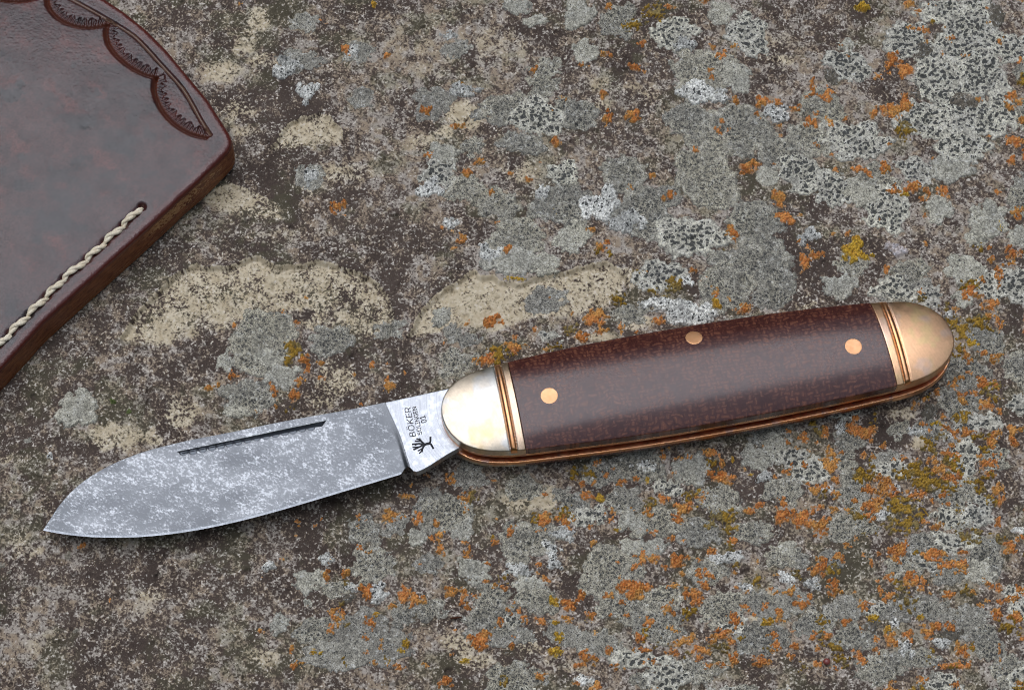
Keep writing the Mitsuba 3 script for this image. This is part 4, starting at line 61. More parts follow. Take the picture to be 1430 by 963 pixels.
STITCHES = [(-72.83,26.14),(-76.2,22.1),(-79.53,18.3),(-82.84,14.53),(-86.99,10.32),(-90.04,6.53),(-93.25,2.6),(-96.47,-1.37),(-99.71,-5.32),(-102.93,-9.24)]
SEED = (58.14,-64.54)
TWIG = [(-11.48,-56.11),(-10.55,-56.03),(-9.35,-55.82)]
FIBRE = [(-30.84,-55.47),(-29.74,-56.86),(-28.64,-57.98),(-27.16,-58.81)]
MOSS = [(-76.99,-13.01,0.47,0.62),(-73.81,-15.26,0.46,0.61)]
CHIP = [(76.73,20.95,1.71,1.45),(74.92,21.74,1.0,0.81)]
GRAINS = [(-83.35,-44.16,0.81,0.56),(-95.8,-45.95,0.54,0.56),(-94.22,-47.23,0.41,0.42),(-42.45,-44.37,0.4,0.43),(-80.85,-58.63,0.67,0.41),(-39.76,-44.21,0.27,0.29)]
# -------- relief of the stone (mm) --------
def seg_dist(x, y, line):
    """distance from points to an open polyline, all in mm"""
    best = np.full(np.shape(x), 1e9)
    for (ax, ay), (bx, by) in zip(line[:-1], line[1:]):
        dx, dy = bx - ax, by - ay
        t = np.clip(((x - ax) * dx + (y - ay) * dy) / (dx * dx + dy * dy + 1e-12), 0, 1)
        best = np.minimum(best, np.hypot(x - ax - t * dx, y - ay - t * dy))
    return best


def inside(x, y, poly):
    r = np.zeros(np.shape(x), bool)
    for (ax, ay), (bx, by) in zip(poly, poly[1:] + poly[:1]):
        r ^= ((ay > y) != (by > y)) & (x < (bx - ax) * (y - ay) / (by - ay + 1e-12) + ax)
    return r


def swell(x, y):
    """the broad form of the slab"""
    return (2.4 * np.exp(-((x + 82) / 26) ** 2 - ((y + 22) / 30) ** 2) - 0.8 * np.exp(-((x - 30) / 50) ** 2 - ((y - 40) / 25) ** 2)
            + 0.5 * np.sin(x / 37 + 1.0) * np.sin(y / 29) - 0.00006 * (x * x + y * y) * (np.hypot(x, y) > 0))


def sm(a, b, t):
    t = np.clip((t - a) / (b - a), 0, 1)
    return t * t * (3 - 2 * t)


def n2(x, y, s=0):
    return meshkit.noise(np.stack([x, y, np.zeros_like(x) + 0.5], -1), s)


def f2(x, y, o=3, s=0):
    return meshkit.fbm(np.stack([x, y, np.zeros_like(x) + 0.5], -1), o, s)


def vor(x, y, seed=0):
    """distance to the nearest and second nearest random cell centre"""
    ix, iy = np.floor(x).astype(np.int64), np.floor(y).astype(np.int64)
    a, b = np.full(x.shape, 9.0), np.full(x.shape, 9.0)
    for i in (-1, 0, 1):
        for j in (-1, 0, 1):
            cx, cy = ix + i, iy + j
            h = (cx * 374761393 + cy * 668265263 + seed * 974711) & 0xFFFFFFFF
            h = ((h ^ (h >> 13)) * 1274126177) & 0xFFFFFFFF
            h2 = ((h ^ (h >> 15)) * 2246822519) & 0xFFFFFFFF
            d = np.hypot(cx + (h & 0xFFFF) / 65535 - x, cy + (h2 & 0xFFFF) / 65535 - y)
            b = np.where(d < a, a, np.minimum(b, d))
            a = np.minimum(a, d)
    return a, b


# -------- materials --------
def q2(x, y, s):
    """value noise in the plane, for textures"""
    ix, iy = dr.floor(x), dr.floor(y)
    tx, ty = x - ix, y - iy
    tx, ty = tx * tx * (3 - 2 * tx), ty * ty * (3 - 2 * ty)
    c = lambda a, b: mikit.cell_rand(ix + a, iy + b, s)
    return dr.lerp(dr.lerp(c(0, 0), c(1, 0), tx), dr.lerp(c(0, 1), c(1, 1), tx), ty)


ss, mix = mikit.smoothstep, mikit.mix


def stone_colour(p, n, uv):
    x, y = p.x * 1000, p.y * 1000
    a, b = q2(x / 0.24, y / 0.24, 1), q2(x * 2.0 + y * 1.4 + 40, y * 2.0 - x * 1.4, 2)
    c, d, e = q2(x / 2.1, y / 2.1, 3), q2(x / 5.5 + 7, y / 5.5, 4), q2(x / 0.85 + 9, y / 0.85, 6)
    f = q2(x / 0.15 + 2, y / 0.15, 8)
    fine = 0.40 * a + 0.38 * b + 0.22 * f
    share = 0.16 * (e - 0.5) + 0.25 * (c - 0.5) + 0.14 * (d - 0.5) + (uv.y - 0.5) * 0.50 + uv.x * 0.10
    s = fine + share
    tint = q2(x / 1.3 + 3, y / 1.3, 7)
    olive = ss(0.50, 0.80, q2(x / 6.5 + 21, y / 5.0, 9) * 0.7 + q2(x / 1.1, y / 1.1, 10) * 0.3)
    dark = mix(mix((0.044, 0.033, 0.028), (0.100, 0.076, 0.062), 0.5 * d + 0.5 * f), (0.075, 0.068, 0.044), olive * 0.7)
    grey = mix((0.285, 0.222, 0.160), (0.345, 0.302, 0.255), ss(0.3, 0.7, tint))
    grey = mix(grey, (0.26, 0.235, 0.16), olive * 0.6)
    buff = mix((0.37, 0.295, 0.185), (0.58, 0.505, 0.37), 0.45 * tint + 0.55 * b)
    light = mix(grey, buff, ss(0.10, 0.55, uv.x + 0.25 * (c - 0.5)))
    col = mix(dark, light, ss(0.33, 0.69, s))
    return mix(col, (0.60, 0.55, 0.48), ss(0.66, 0.82, fine) * ss(0.45, 0.6, s) * 0.8)


def thallus(base_a, base_b, size, dots, dot, crack=0.5):
    """a crust of little areoles, some carrying a black disc; uv.x runs from its edge (0) inwards, uv.y is its own tone"""
    def fn(p, n, uv):
        x, y = p.x * 1000, p.y * 1000
        wx, wy = (q2(x / 0.45, y / 0.45, 15) - 0.5) * 0.28, (q2(x / 0.45 + 30, y / 0.45, 16) - 0.5) * 0.28
        d1, d2, r = mikit.voronoi((x + wx) / size, (y + wy) / size)
        a, c = q2(x / 0.20 + 5, y / 0.20, 11), q2(x / 2.6, y / 2.6, 13)
        g = q2(x / 0.55, y / 0.55, 12)
        col = mix(base_a, base_b, dr.clip(uv.y * 0.7 + 0.9 * (c - 0.35), 0, 1)) * (0.60 + 0.70 * a + 0.45 * g)
        col = mix(col, (0.47, 0.47, 0.44), ss(0.60, 0.88, 0.6 * a + 0.4 * g) * 0.65)
        col = mix(col, (0.050, 0.048, 0.045), crack * (1 - ss(0.02, 0.26, d2 - d1 + 0.14 * (g - 0.5))))
        col = mix(col, (0.075, 0.076, 0.075), (1 - ss(0.02, 0.12, uv.x + 0.06 * (a - 0.5))) * 0.55)
        col = col * (1 + 0.22 * ss(0.10, 0.20, uv.x) * (1 - ss(0.25, 0.45, uv.x)))
        on = ss(0.0, 0.12, r - 1 + dots * (0.55 + 0.9 * c) * ss(0.08, 0.45, uv.x))
        return mix(col, (0.036, 0.038, 0.038), on * (1 - ss(dot * 0.75, dot * 1.08, d1 + (a - 0.5) * 0.22 + (r - 0.5) * 0.2)) * 0.92)
    return fn


def crust(c0, c1, c2, size, pale):
    """coloured lichen: small areoles with dark cracks between"""
    def fn(p, n, uv):
        x, y = p.x * 1000, p.y * 1000
        wx, wy = (q2(x / 0.4, y / 0.4, 15) - 0.5) * 0.4, (q2(x / 0.4 + 30, y / 0.4, 16) - 0.5) * 0.4
        d1, d2, r = mikit.voronoi((x + wx) / size, (y + wy) / size)
        g = q2(x / 0.22, y / 0.22, 21)
        col = mix(mix(c0, c1, r), c2, ss(0.45, 0.8, q2(x / 1.7, y / 1.7, 22)) * 0.6) * (0.68 + 0.58 * g)
        col = mix(col, (0.10, 0.08, 0.06), (1 - ss(0.02, 0.13, d2 - d1)) * 0.6)
        return mix(col, pale, (1 - ss(0.0, 0.30, uv.x)) * ss(0.35, 0.65, q2(x / 0.9, y / 0.9, 23)) * 0.7)
    return fn


def diffuse(fn):
    return {'type': 'twosided', 'bsdf': {'type': 'diffuse', 'reflectance': mikit.proc(fn)}}


scene['stone'] = diffuse(stone_colour)
scene['fine_crust'] = diffuse(thallus((0.205, 0.194, 0.162), (0.315, 0.290, 0.220), 0.46, 0.75, 0.36, 0.8))
scene['dotted_crust'] = diffuse(thallus((0.335, 0.320, 0.270), (0.43, 0.408, 0.325), 0.80, 1.05, 0.44, 0.5))
scene['pale_crust'] = diffuse(thallus((0.28, 0.269, 0.224), (0.36, 0.340, 0.268), 0.58, 0.18, 0.34, 0.6))
scene['blue_crust'] = diffuse(thallus((0.192, 0.180, 0.152), (0.265, 0.250, 0.205), 0.46, 0.45, 0.34, 0.7))
scene['white_crust'] = diffuse(thallus((0.40, 0.397, 0.365), (0.70, 0.69, 0.63), 0.80, 0.60, 0.36, 0.5))
scene['brown_crust'] = diffuse(thallus((0.088, 0.078, 0.060), (0.135, 0.115, 0.088), 0.45, 0.5, 0.38))
scene['orange_crust'] = diffuse(crust((0.58, 0.220, 0.068), (0.65, 0.295, 0.090), (0.60, 0.34, 0.10), 0.50, (0.56, 0.46, 0.32)))
scene['gold_crust'] = diffuse(crust((0.58, 0.37, 0.05), (0.62, 0.41, 0.065), (0.56, 0.30, 0.05), 0.50, (0.52, 0.46, 0.31)))
scene['olive_crust'] = diffuse(crust((0.29, 0.18, 0.03), (0.41, 0.25, 0.045), (0.20, 0.185, 0.11), 0.48, (0.23, 0.215, 0.155)))


def plain(c):
    return {'type': 'twosided', 'bsdf': {'type': 'diffuse', 'reflectance': {'type': 'rgb', 'value': list(c)}}}


scene['moss'] = plain((0.13, 0.16, 0.06))
scene['pale_chip'] = diffuse(lambda p, n, uv: mix((0.62, 0.52, 0.45), (0.70, 0.68, 0.70), q2(p.x * 1500, p.y * 1500, 5)) * (0.6 + 0.5 * q2(p.x * 3300, p.y * 3300, 6)))
scene['ochre_grain'] = diffuse(lambda p, n, uv: mix((0.34, 0.30, 0.24), (0.46, 0.42, 0.34), q2(p.x * 2500, p.y * 2500, 5)))

# axes of the knife, for the grain of its materials
AX = np.array(JOINT_B).mean(0) - np.array(JOINT_A).mean(0)
AX /= np.linalg.norm(AX)
KO = np.array(JOINT_A).mean(0)


def along(p):
    x, y = p.x * 1000 - KO[0], p.y * 1000 - KO[1]
    return x * AX[0] + y * AX[1], y * AX[0] - x * AX[1]


PLUNGE_U = float(((np.array(PLUNGE) - KO) @ AX).mean())


def blade_wear(p):
    u, v = along(p)
    a, b = q2(u / 0.44, v / 0.24, 31), q2(u / 0.20, v / 0.34, 32)
    c, d = q2(u / 5.5 + 2, v / 3.6, 33), q2(u / 1.6, v / 1.1, 34)
    e, f = q2((u + v * 0.8) / 0.20, (v - 0.8 * u) / 0.9, 35), q2((u - v * 0.5) / 1.0, (v + 0.5 * u) / 0.20, 36)
    k = 0.21 * a + 0.19 * b + 0.13 * c + 0.17 * d + 0.15 * e + 0.15 * f
    k = k + 0.03 * q2(u / 0.10, v / 0.10, 37) - 0.015
    worn = ss(1.0, 6.0, PLUNGE_U - u + 2.0 * (d - 0.5)) * 0.85 + 0.15
    return ss(0.40, 0.72, k) * worn, c, ss(0.54, 0.74, k) * worn


def blade_colour(p, n, uv):
    w, c, s = blade_wear(p)
    return mix(mix(mix((0.092, 0.097, 0.104), (0.150, 0.157, 0.165), c), (0.255, 0.265, 0.277), w), (0.47, 0.485, 0.50), s * 0.9)


scene['stonewashed_steel'] = {'type': 'twosided', 'bsdf': {'type': 'principled', 'base_color': mikit.proc(blade_colour), 'metallic': 1.0,
                              'roughness': mikit.proc(lambda p, n, uv: 0.34 + 0.16 * blade_wear(p)[0])}}


def tang_colour(p, n, uv):
    u, v = along(p)
    r = dr.sqrt(dr.square(u + 1.0) + dr.square(v - 3.0))
    s = q2(r / 0.10, v / 5.0, 41)
    t = q2(u / 1.1, v / 1.1, 42) * 0.6 + q2(u / 0.4, v / 0.4, 43) * 0.4
    return mix((0.28, 0.292, 0.31), (0.46, 0.475, 0.50), s * 0.5 + ss(0.45, 0.75, t) * 0.5)


scene['satin_steel'] = {'type': 'twosided', 'bsdf': {'type': 'principled', 'base_color': mikit.proc(tang_colour), 'metallic': 1.0, 'roughness': 0.36}}
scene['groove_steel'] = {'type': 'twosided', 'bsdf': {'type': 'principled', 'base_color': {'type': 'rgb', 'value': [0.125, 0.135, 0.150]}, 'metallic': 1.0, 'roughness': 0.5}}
scene['ground_steel'] = {'type': 'twosided', 'bsdf': {'type': 'principled', 'metallic': 1.0, 'roughness': 0.32, 'base_color': mikit.proc(
    lambda p, n, uv: mix((0.15, 0.161, 0.176), (0.30, 0.315, 0.333), q2(along(p)[0] / 0.14, along(p)[1] / 1.5, 38) * 0.6 + 0.4 * q2(along(p)[0] / 1.1, along(p)[1] / 1.1, 40)))}}
scene['engraving'] = plain((0.035, 0.035, 0.038))
scene['dark_steel'] = {'type': 'twosided', 'bsdf': {'type': 'principled', 'base_color': {'type': 'rgb', 'value': [0.30, 0.30, 0.31]}, 'metallic': 1.0, 'roughness': 0.45}}


def threads(p):
    """the linen layers of the laminate cut through by the curved face: crossing wavy threads"""
    u, v = along(p)
    wu, wv = q2(u / 1.6, v / 1.6, 51) + 2.0 * q2(u / 6.0, v / 6.0, 57), q2(u / 1.6 + 9, v / 1.6, 52) + 2.0 * q2(u / 6.0 + 5, v / 6.0, 58)
    a, b = (u + 0.9 * wu) / 1.25, (v + 0.9 * wv) / 0.85
    ia, ib = dr.floor(a), dr.floor(b)
    fa, fb = a - ia, b - ib
    odd = ia + ib - 2 * dr.floor((ia + ib) / 2)
    m, f = q2(u / 1.3, v / 1.3, 55), q2(u / 0.15, v / 0.15, 56)
    run = dr.select(odd > 0.5, q2(u / 0.9, v / 0.13, 53), q2(u / 0.13, v / 0.9, 54))
    across = dr.select(odd > 0.5, 1 - dr.abs(2 * fb - 1), 1 - dr.abs(2 * fa - 1))
    one_ = mikit.cell_rand(ia, ib, 59)
    t = ss(0.25, 0.95, across) * ss(0.30, 0.75, 0.45 * run + 0.35 * one_ + 0.35 * m)
    return t, f, m


def laminate_colour(p, n, uv):
    t, f, m = threads(p)
    return mix(mix((0.036, 0.011, 0.010), (0.066, 0.020, 0.016), 0.5 * m + 0.5 * f), (0.170, 0.062, 0.034), t * (0.40 + 0.55 * f))


scene['linen_laminate'] = {'type': 'twosided', 'bsdf': {'type': 'principled', 'base_color': mikit.proc(laminate_colour), 'specular': 0.60,
                           'roughness': mikit.proc(lambda p, n, uv: 0.20 + 0.08 * threads(p)[0])}}


def metal(fn, rough, spread=0.1):
    return {'type': 'twosided', 'bsdf': {'type': 'principled', 'base_color': mikit.proc(fn), 'metallic': 1.0,
            'roughness': mikit.proc(lambda p, n, uv: rough + spread * (q2(p.x * 900, p.y * 900, 61) - 0.5))}}


def patina(p, n, uv):
    u, v = along(p)
    a, b = q2(u / 4.2 + 3, v / 4.2, 62), q2(u / 3.1, v / 3.1 + 5, 63)
    c = q2(u / 0.3, v / 0.3, 64)
    d = q2(u / 1.2, v / 1.2, 66)
    near = ss(-1.8, -1.2, u) * (1 - ss(40, 60, u))
    pale = mix((0.66, 0.56, 0.43), (0.70, 0.53, 0.30), ss(0.45, 0.80, a * 0.6 + d * 0.4))
    pale = mix(pale, (0.62, 0.60, 0.56), ss(0.52, 0.80, 0.7 * b + 0.3 * d) * (1 - 0.7 * near))
    warm = mix((0.82, 0.49, 0.28), (0.78, 0.53, 0.27), ss(0.5, 0.8, a * 0.6 + d * 0.4))
    warm = mix(warm, (0.74, 0.50, 0.36), ss(0.55, 0.85, 0.7 * b + 0.3 * d))
    scratch = q2((u + 0.4 * v) / 0.07, v / 2.2, 39)
    return mix(mix(pale, (0.74, 0.52, 0.36), near * 0.75), warm, ss(30, 50, u)) * (0.78 + 0.10 * c + 0.10 * scratch)


def copper(p, n, uv):
    u, v = along(p)
    c = q2(u / 0.35, v / 0.35, 65)
    return mix(mix((0.80, 0.38, 0.17), (0.76, 0.40, 0.22), q2(u / 2.5, v / 2.5, 67)), (0.42, 0.31, 0.30), ss(0.72, 0.9, q2(u / 0.9, v / 0.9, 68)) * 0.6) * (0.86 + 0.2 * c)


scene['patinated_bronze'] = metal(patina, 0.34)
scene['copper'] = metal(copper, 0.30)
scene['pin_copper'] = metal(lambda p, n, uv: mix((0.76, 0.38, 0.18), (0.78, 0.43, 0.23), q2(p.x * 2500, p.y * 2500, 69)), 0.50)


def scallop_dye(x, y):
    """burnt-in dye along the tooled arcs"""
    best = mi.Float(9.0)
    for line in SCALLOPS:
        for (ax, ay), (bx, by) in zip(line[:-1], line[1:]):
            ex, ey = bx - ax, by - ay
            t = dr.clip(((x - ax) * ex + (y - ay) * ey) / (ex * ex + ey * ey), 0, 1)
            best = dr.minimum(best, dr.sqrt(dr.square(x - ax - t * ex) + dr.square(y - ay - t * ey)))
    return best


def crease_dye(x, y):
    best = mi.Float(9.0)
    for (ax, ay), (bx, by) in zip(CREASE[:-1], CREASE[1:]):
        ex, ey = bx - ax, by - ay
        t = dr.clip(((x - ax) * ex + (y - ay) * ey) / (ex * ex + ey * ey), 0, 1)
        best = dr.minimum(best, dr.sqrt(dr.square(x - ax - t * ex) + dr.square(y - ay - t * ey)))
    return best


def leather_colour(p, n, uv):
    x, y = p.x * 1000, p.y * 1000
    a, b, c = q2(x / 7, y / 5, 71), q2(x / 1.3, y / 1.3, 72), q2(x / 0.32, y / 0.32, 73)
    h = q2((x + y) / 4.5 + 2, (y - x) / 9.0, 74)
    col = mix((0.016, 0.006, 0.006), (0.048, 0.0115, 0.0090), a * 0.6 + b * 0.4)
    col = mix(col, (0.074, 0.015, 0.010), ss(0.52, 0.85, 0.7 * h + 0.3 * b) * 0.75)
    col = mix(col, (0.008, 0.007, 0.008), ss(0.62, 0.85, 0.7 * q2(x / 4.2, y / 3.0 + 3, 75) + 0.3 * b) * 0.8) * (0.6 + 0.8 * c)
    for sx, sy, sr in [(-85.1, 43.6, 1.1700000000000002), (-85.9, 35.1, 1.6900000000000002), (-100.2, 49.8, 2.3400000000000003), (-98.3, 52.6, 1.04)]:  # ink-dark scuffs
        q = dr.sqrt(dr.square(x - sx) + dr.square(y - sy)) / sr + 1.1 * (q2(x / 0.5, y / 0.5, 68) - 0.5) + 0.5 * (b - 0.5)
        col = mix(col, (0.006, 0.006, 0.007), (1 - ss(0.5, 1.1, q)) * 0.75)
    wob = (b - 0.5) * 0.5
    col = mix(col, (0.085, 0.022, 0.010), (1 - ss(0.20, 0.95, scallop_dye(x, y) + wob)) * 0.8)
    col = mix(col, (0.075, 0.013, 0.009), (1 - ss(0.9, 1.9, uv.x * 10 + wob)) * 0.85)
    return mix(col, (0.115, 0.062, 0.036), (1 - ss(0.18, 0.36, crease_dye(x, y) + wob * 0.3)) * 0.8)


def grain(p, n, uv):
    x, y = p.x * 1000, p.y * 1000
    return (q2(x / 0.40, y / 0.40, 77) + 0.5 * q2(x * 3.2 + y * 2.4 + 4, y * 3.2 - x * 2.4, 78)) * 0.000034


def leather_gloss(p, n, uv):
    x, y = p.x * 1000, p.y * 1000
    return 0.20 + 0.10 * q2(x / 3.3, y / 3.3, 70) + 0.10 * q2(x / 0.5, y / 0.5, 69)


scene['oiled_leather'] = {'type': 'twosided', 'bsdf': {'type': 'bumpmap', 'arbitrary': mikit.proc(grain, eps=4e-5), 'scale': 1.0,
                          'bsdf': {'type': 'principled', 'base_color': mikit.proc(leather_colour), 'specular': 0.60, 'roughness': mikit.proc(leather_gloss)}}}


def edge_colour(p, n, uv):
    x, y, z = p.x * 1000, p.y * 1000, p.z * 1000
    t = x * 0.74 + y * 0.67
    a, b = q2(t / 1.6, z / 0.35, 81), q2(t / 0.4, z / 0.3, 82)
    col = mix((0.080, 0.021, 0.010), (0.26, 0.090, 0.032), 0.6 * a + 0.4 * b)
    raw = ss(-74, -66, x) * ss(0.5, 0.75, 0.6 * q2(t / 5, z / 3, 83) + 0.45 * b) * ss(3.4, 4.6, z) * (1 - ss(6.6, 7.4, z)) * (1 - ss(-57.5, -56.5, x))
    return mix(col, mix((0.26, 0.12, 0.045), (0.40, 0.22, 0.10), b), dr.clip(raw * 2.2, 0, 1))


scene['cut_edge'] = {'type': 'twosided', 'bsdf': {'type': 'principled', 'base_color': mikit.proc(edge_colour), 'specular': 0.4, 'roughness': 0.5}}
scene['raw_seam'] = diffuse(lambda p, n, uv: mix((0.12, 0.045, 0.02), (0.30, 0.16, 0.075), q2((p.x * 740 + p.y * 670) / 0.7, p.z * 3000, 84)))
scene['waxed_thread'] = {'type': 'twosided', 'bsdf': {'type': 'principled', 'roughness': 0.5, 'specular': 0.4,
                         'base_color': mikit.proc(lambda p, n, uv: mix((0.62, 0.52, 0.36), (0.78, 0.70, 0.54), q2(p.x * 1700, p.y * 1700, 85)) * (0.8 + 0.3 * q2(p.x * 6000, p.y * 6000, 86)))}}
scene['seed_skin'] = {'type': 'twosided', 'bsdf': {'type': 'principled', 'base_color': {'type': 'rgb', 'value': [0.17, 0.045, 0.038]}, 'roughness': 0.25, 'specular': 0.5}}
scene['bark'] = plain((0.06, 0.028, 0.018))
scene['fibre_white'] = plain((0.5, 0.48, 0.42))
scene['leaves'] = diffuse(lambda p, n, uv: mix((0.020, 0.032, 0.012), (0.055, 0.075, 0.028), mikit.fbm(p.x * 1.3, p.y * 1.3, p.z * 1.3)))


def put(key, mesh, bsdf, smooth=30, **more):
    """one entry of the scene; the mesh is given in millimetres"""
    n = 0
    k = key
    while k in scene:
        n += 1
        k = f'{key}_{n:03d}'
    if isinstance(mesh, tuple):
        mesh = trimesh.Trimesh(mesh[0], mesh[1], process=False)
    mesh = mesh.copy()
    mesh.apply_scale(MM)
    scene[k] = mikit.ply(mesh, bsdf, smooth=smooth, **more)
    return k


# -------- the stone slab --------
STEP = 0.25
fx, fy = np.arange(-114, 114.01, STEP), np.arange(-80, 88.01, STEP)


def far(a0, a1):
    g = np.cumsum(0.6 * 1.16 ** np.arange(34))
    return a0 - g[::-1], a1 + g


lx, rx_ = far(fx[0], fx[-1])
ly, ry_ = far(fy[0], fy[-1])
XS, YS = np.concatenate([lx, fx, rx_]), np.concatenate([ly, fy, ry_])
GX, GY = np.meshgrid(XS, YS)
WARPX, WARPY = (f2(GX / 2.6, GY / 2.6, 3, 5) - 0.5) * 2.6, (f2(GX / 2.6 + 31, GY / 2.6, 3, 6) - 0.5) * 2.6
buff = np.zeros_like(GX)
tone = np.full_like(GX, 0.47) + (f2(GX / 16, GY / 16, 3, 9) - 0.5) * 0.80 + (f2(GX / 45, GY / 45, 2, 11) - 0.5) * 0.4 + (f2(GX / 5, GY / 5, 2, 10) - 0.5) * 0.35
H = swell(GX, GY)
for upper, lower, reach, depth in LEDGES:
    wx, wy = GX + WARPX * 0.55, GY + WARPY * 0.55
    ins = inside(wx, wy, upper + lower)
    du = seg_dist(wx, wy, upper)
    lip = 0.35 * depth
    H = H + np.where(ins, lip - (depth * np.exp(-du / (reach * 0.6)) + lip) * sm(0, 0.9, du), lip * np.exp(-du / 2.5) * sm(-0.2, 0.0, du))
    low = seg_dist(wx, wy, [upper[-1]] + lower + [upper[0]])
    buff = np.maximum(buff, np.where(ins, (0.30 + 0.62 * np.exp(-du / reach)) * sm(0, 2.5, low + 0.4 * (du < 2)), 0))
    tone += np.where(ins, 0.16 * sm(0, 3, low), -0.16 * np.exp(-du / 2.2))
for cx, cy, a, b, k in BUFF:
    q = np.hypot((GX + 1.6 * WARPX - cx) / a, (GY + 1.6 * WARPY - cy) / b)
    buff = np.maximum(buff, k * (1 - sm(0.35, 1.3, q)))
    tone += 0.22 * k * (1 - sm(0.5, 1.25, q))
buff *= np.clip(0.55 + 0.9 * f2(GX / 3.2, GY / 3.2, 3, 13), 0.5, 1.25)
for cx, cy, a, b, k in DARK:  # dark stone zones; those along the pouch edge paint its shadow into the stone
    q = np.hypot((GX + 1.6 * WARPX - cx) / a, (GY + 1.6 * WARPY - cy) / b)
    m = k * (1 - sm(0.45, 1.2, q))
    tone -= 0.46 * m
    buff *= 1 - 0.8 * m
for line, wide, deep in CRACKS:
    H -= deep * np.exp(-(seg_dist(GX + 0.5 * WARPX, GY + 0.5 * WARPY, line) / wide) ** 2 * 2)
H += (f2(GX / 7, GY / 7, 3, 1) - 0.5) * 1.1 + (f2(GX / 1.6, GY / 1.6, 2, 2) - 0.5) * 0.60 - 0.55 * sm(0.66, 0.80, n2(GX / 1.3, GY / 1.3, 14))
H += np.where((np.abs(GX) < 116) & (np.abs(GY) < 90), (n2(GX / 0.55, GY / 0.55, 3) - 0.5) * 0.30, 0)
tone = np.clip(tone, 0.05, 0.95)
ny, nx = GX.shape
idx = np.arange(ny * nx).reshape(ny, nx)
quad = np.stack([idx[:-1, :-1], idx[:-1, 1:], idx[1:, 1:], idx[1:, :-1]], -1).reshape(-1, 4)
tri = np.vstack([quad[:, [0, 1, 2]], quad[:, [0, 2, 3]]])
put('ground', (np.stack([GX, GY, H], -1).reshape(-1, 3), tri), 'stone', smooth=True, uv=np.stack([buff, tone], -1).reshape(-1, 2))
labels['ground'] = {'kind': 'structure', 'label': 'weathered purplish grey stone slab spotted with grey, white and orange lichen'}
ox, oy = len(lx), len(ly)
FH = H[oy:oy + len(fy), ox:ox + len(fx)]
ground_at = RegularGridInterpolator((fy, fx), FH, bounds_error=False, fill_value=0.0)


def gz(x, y):
    return float(ground_at((y, x)))


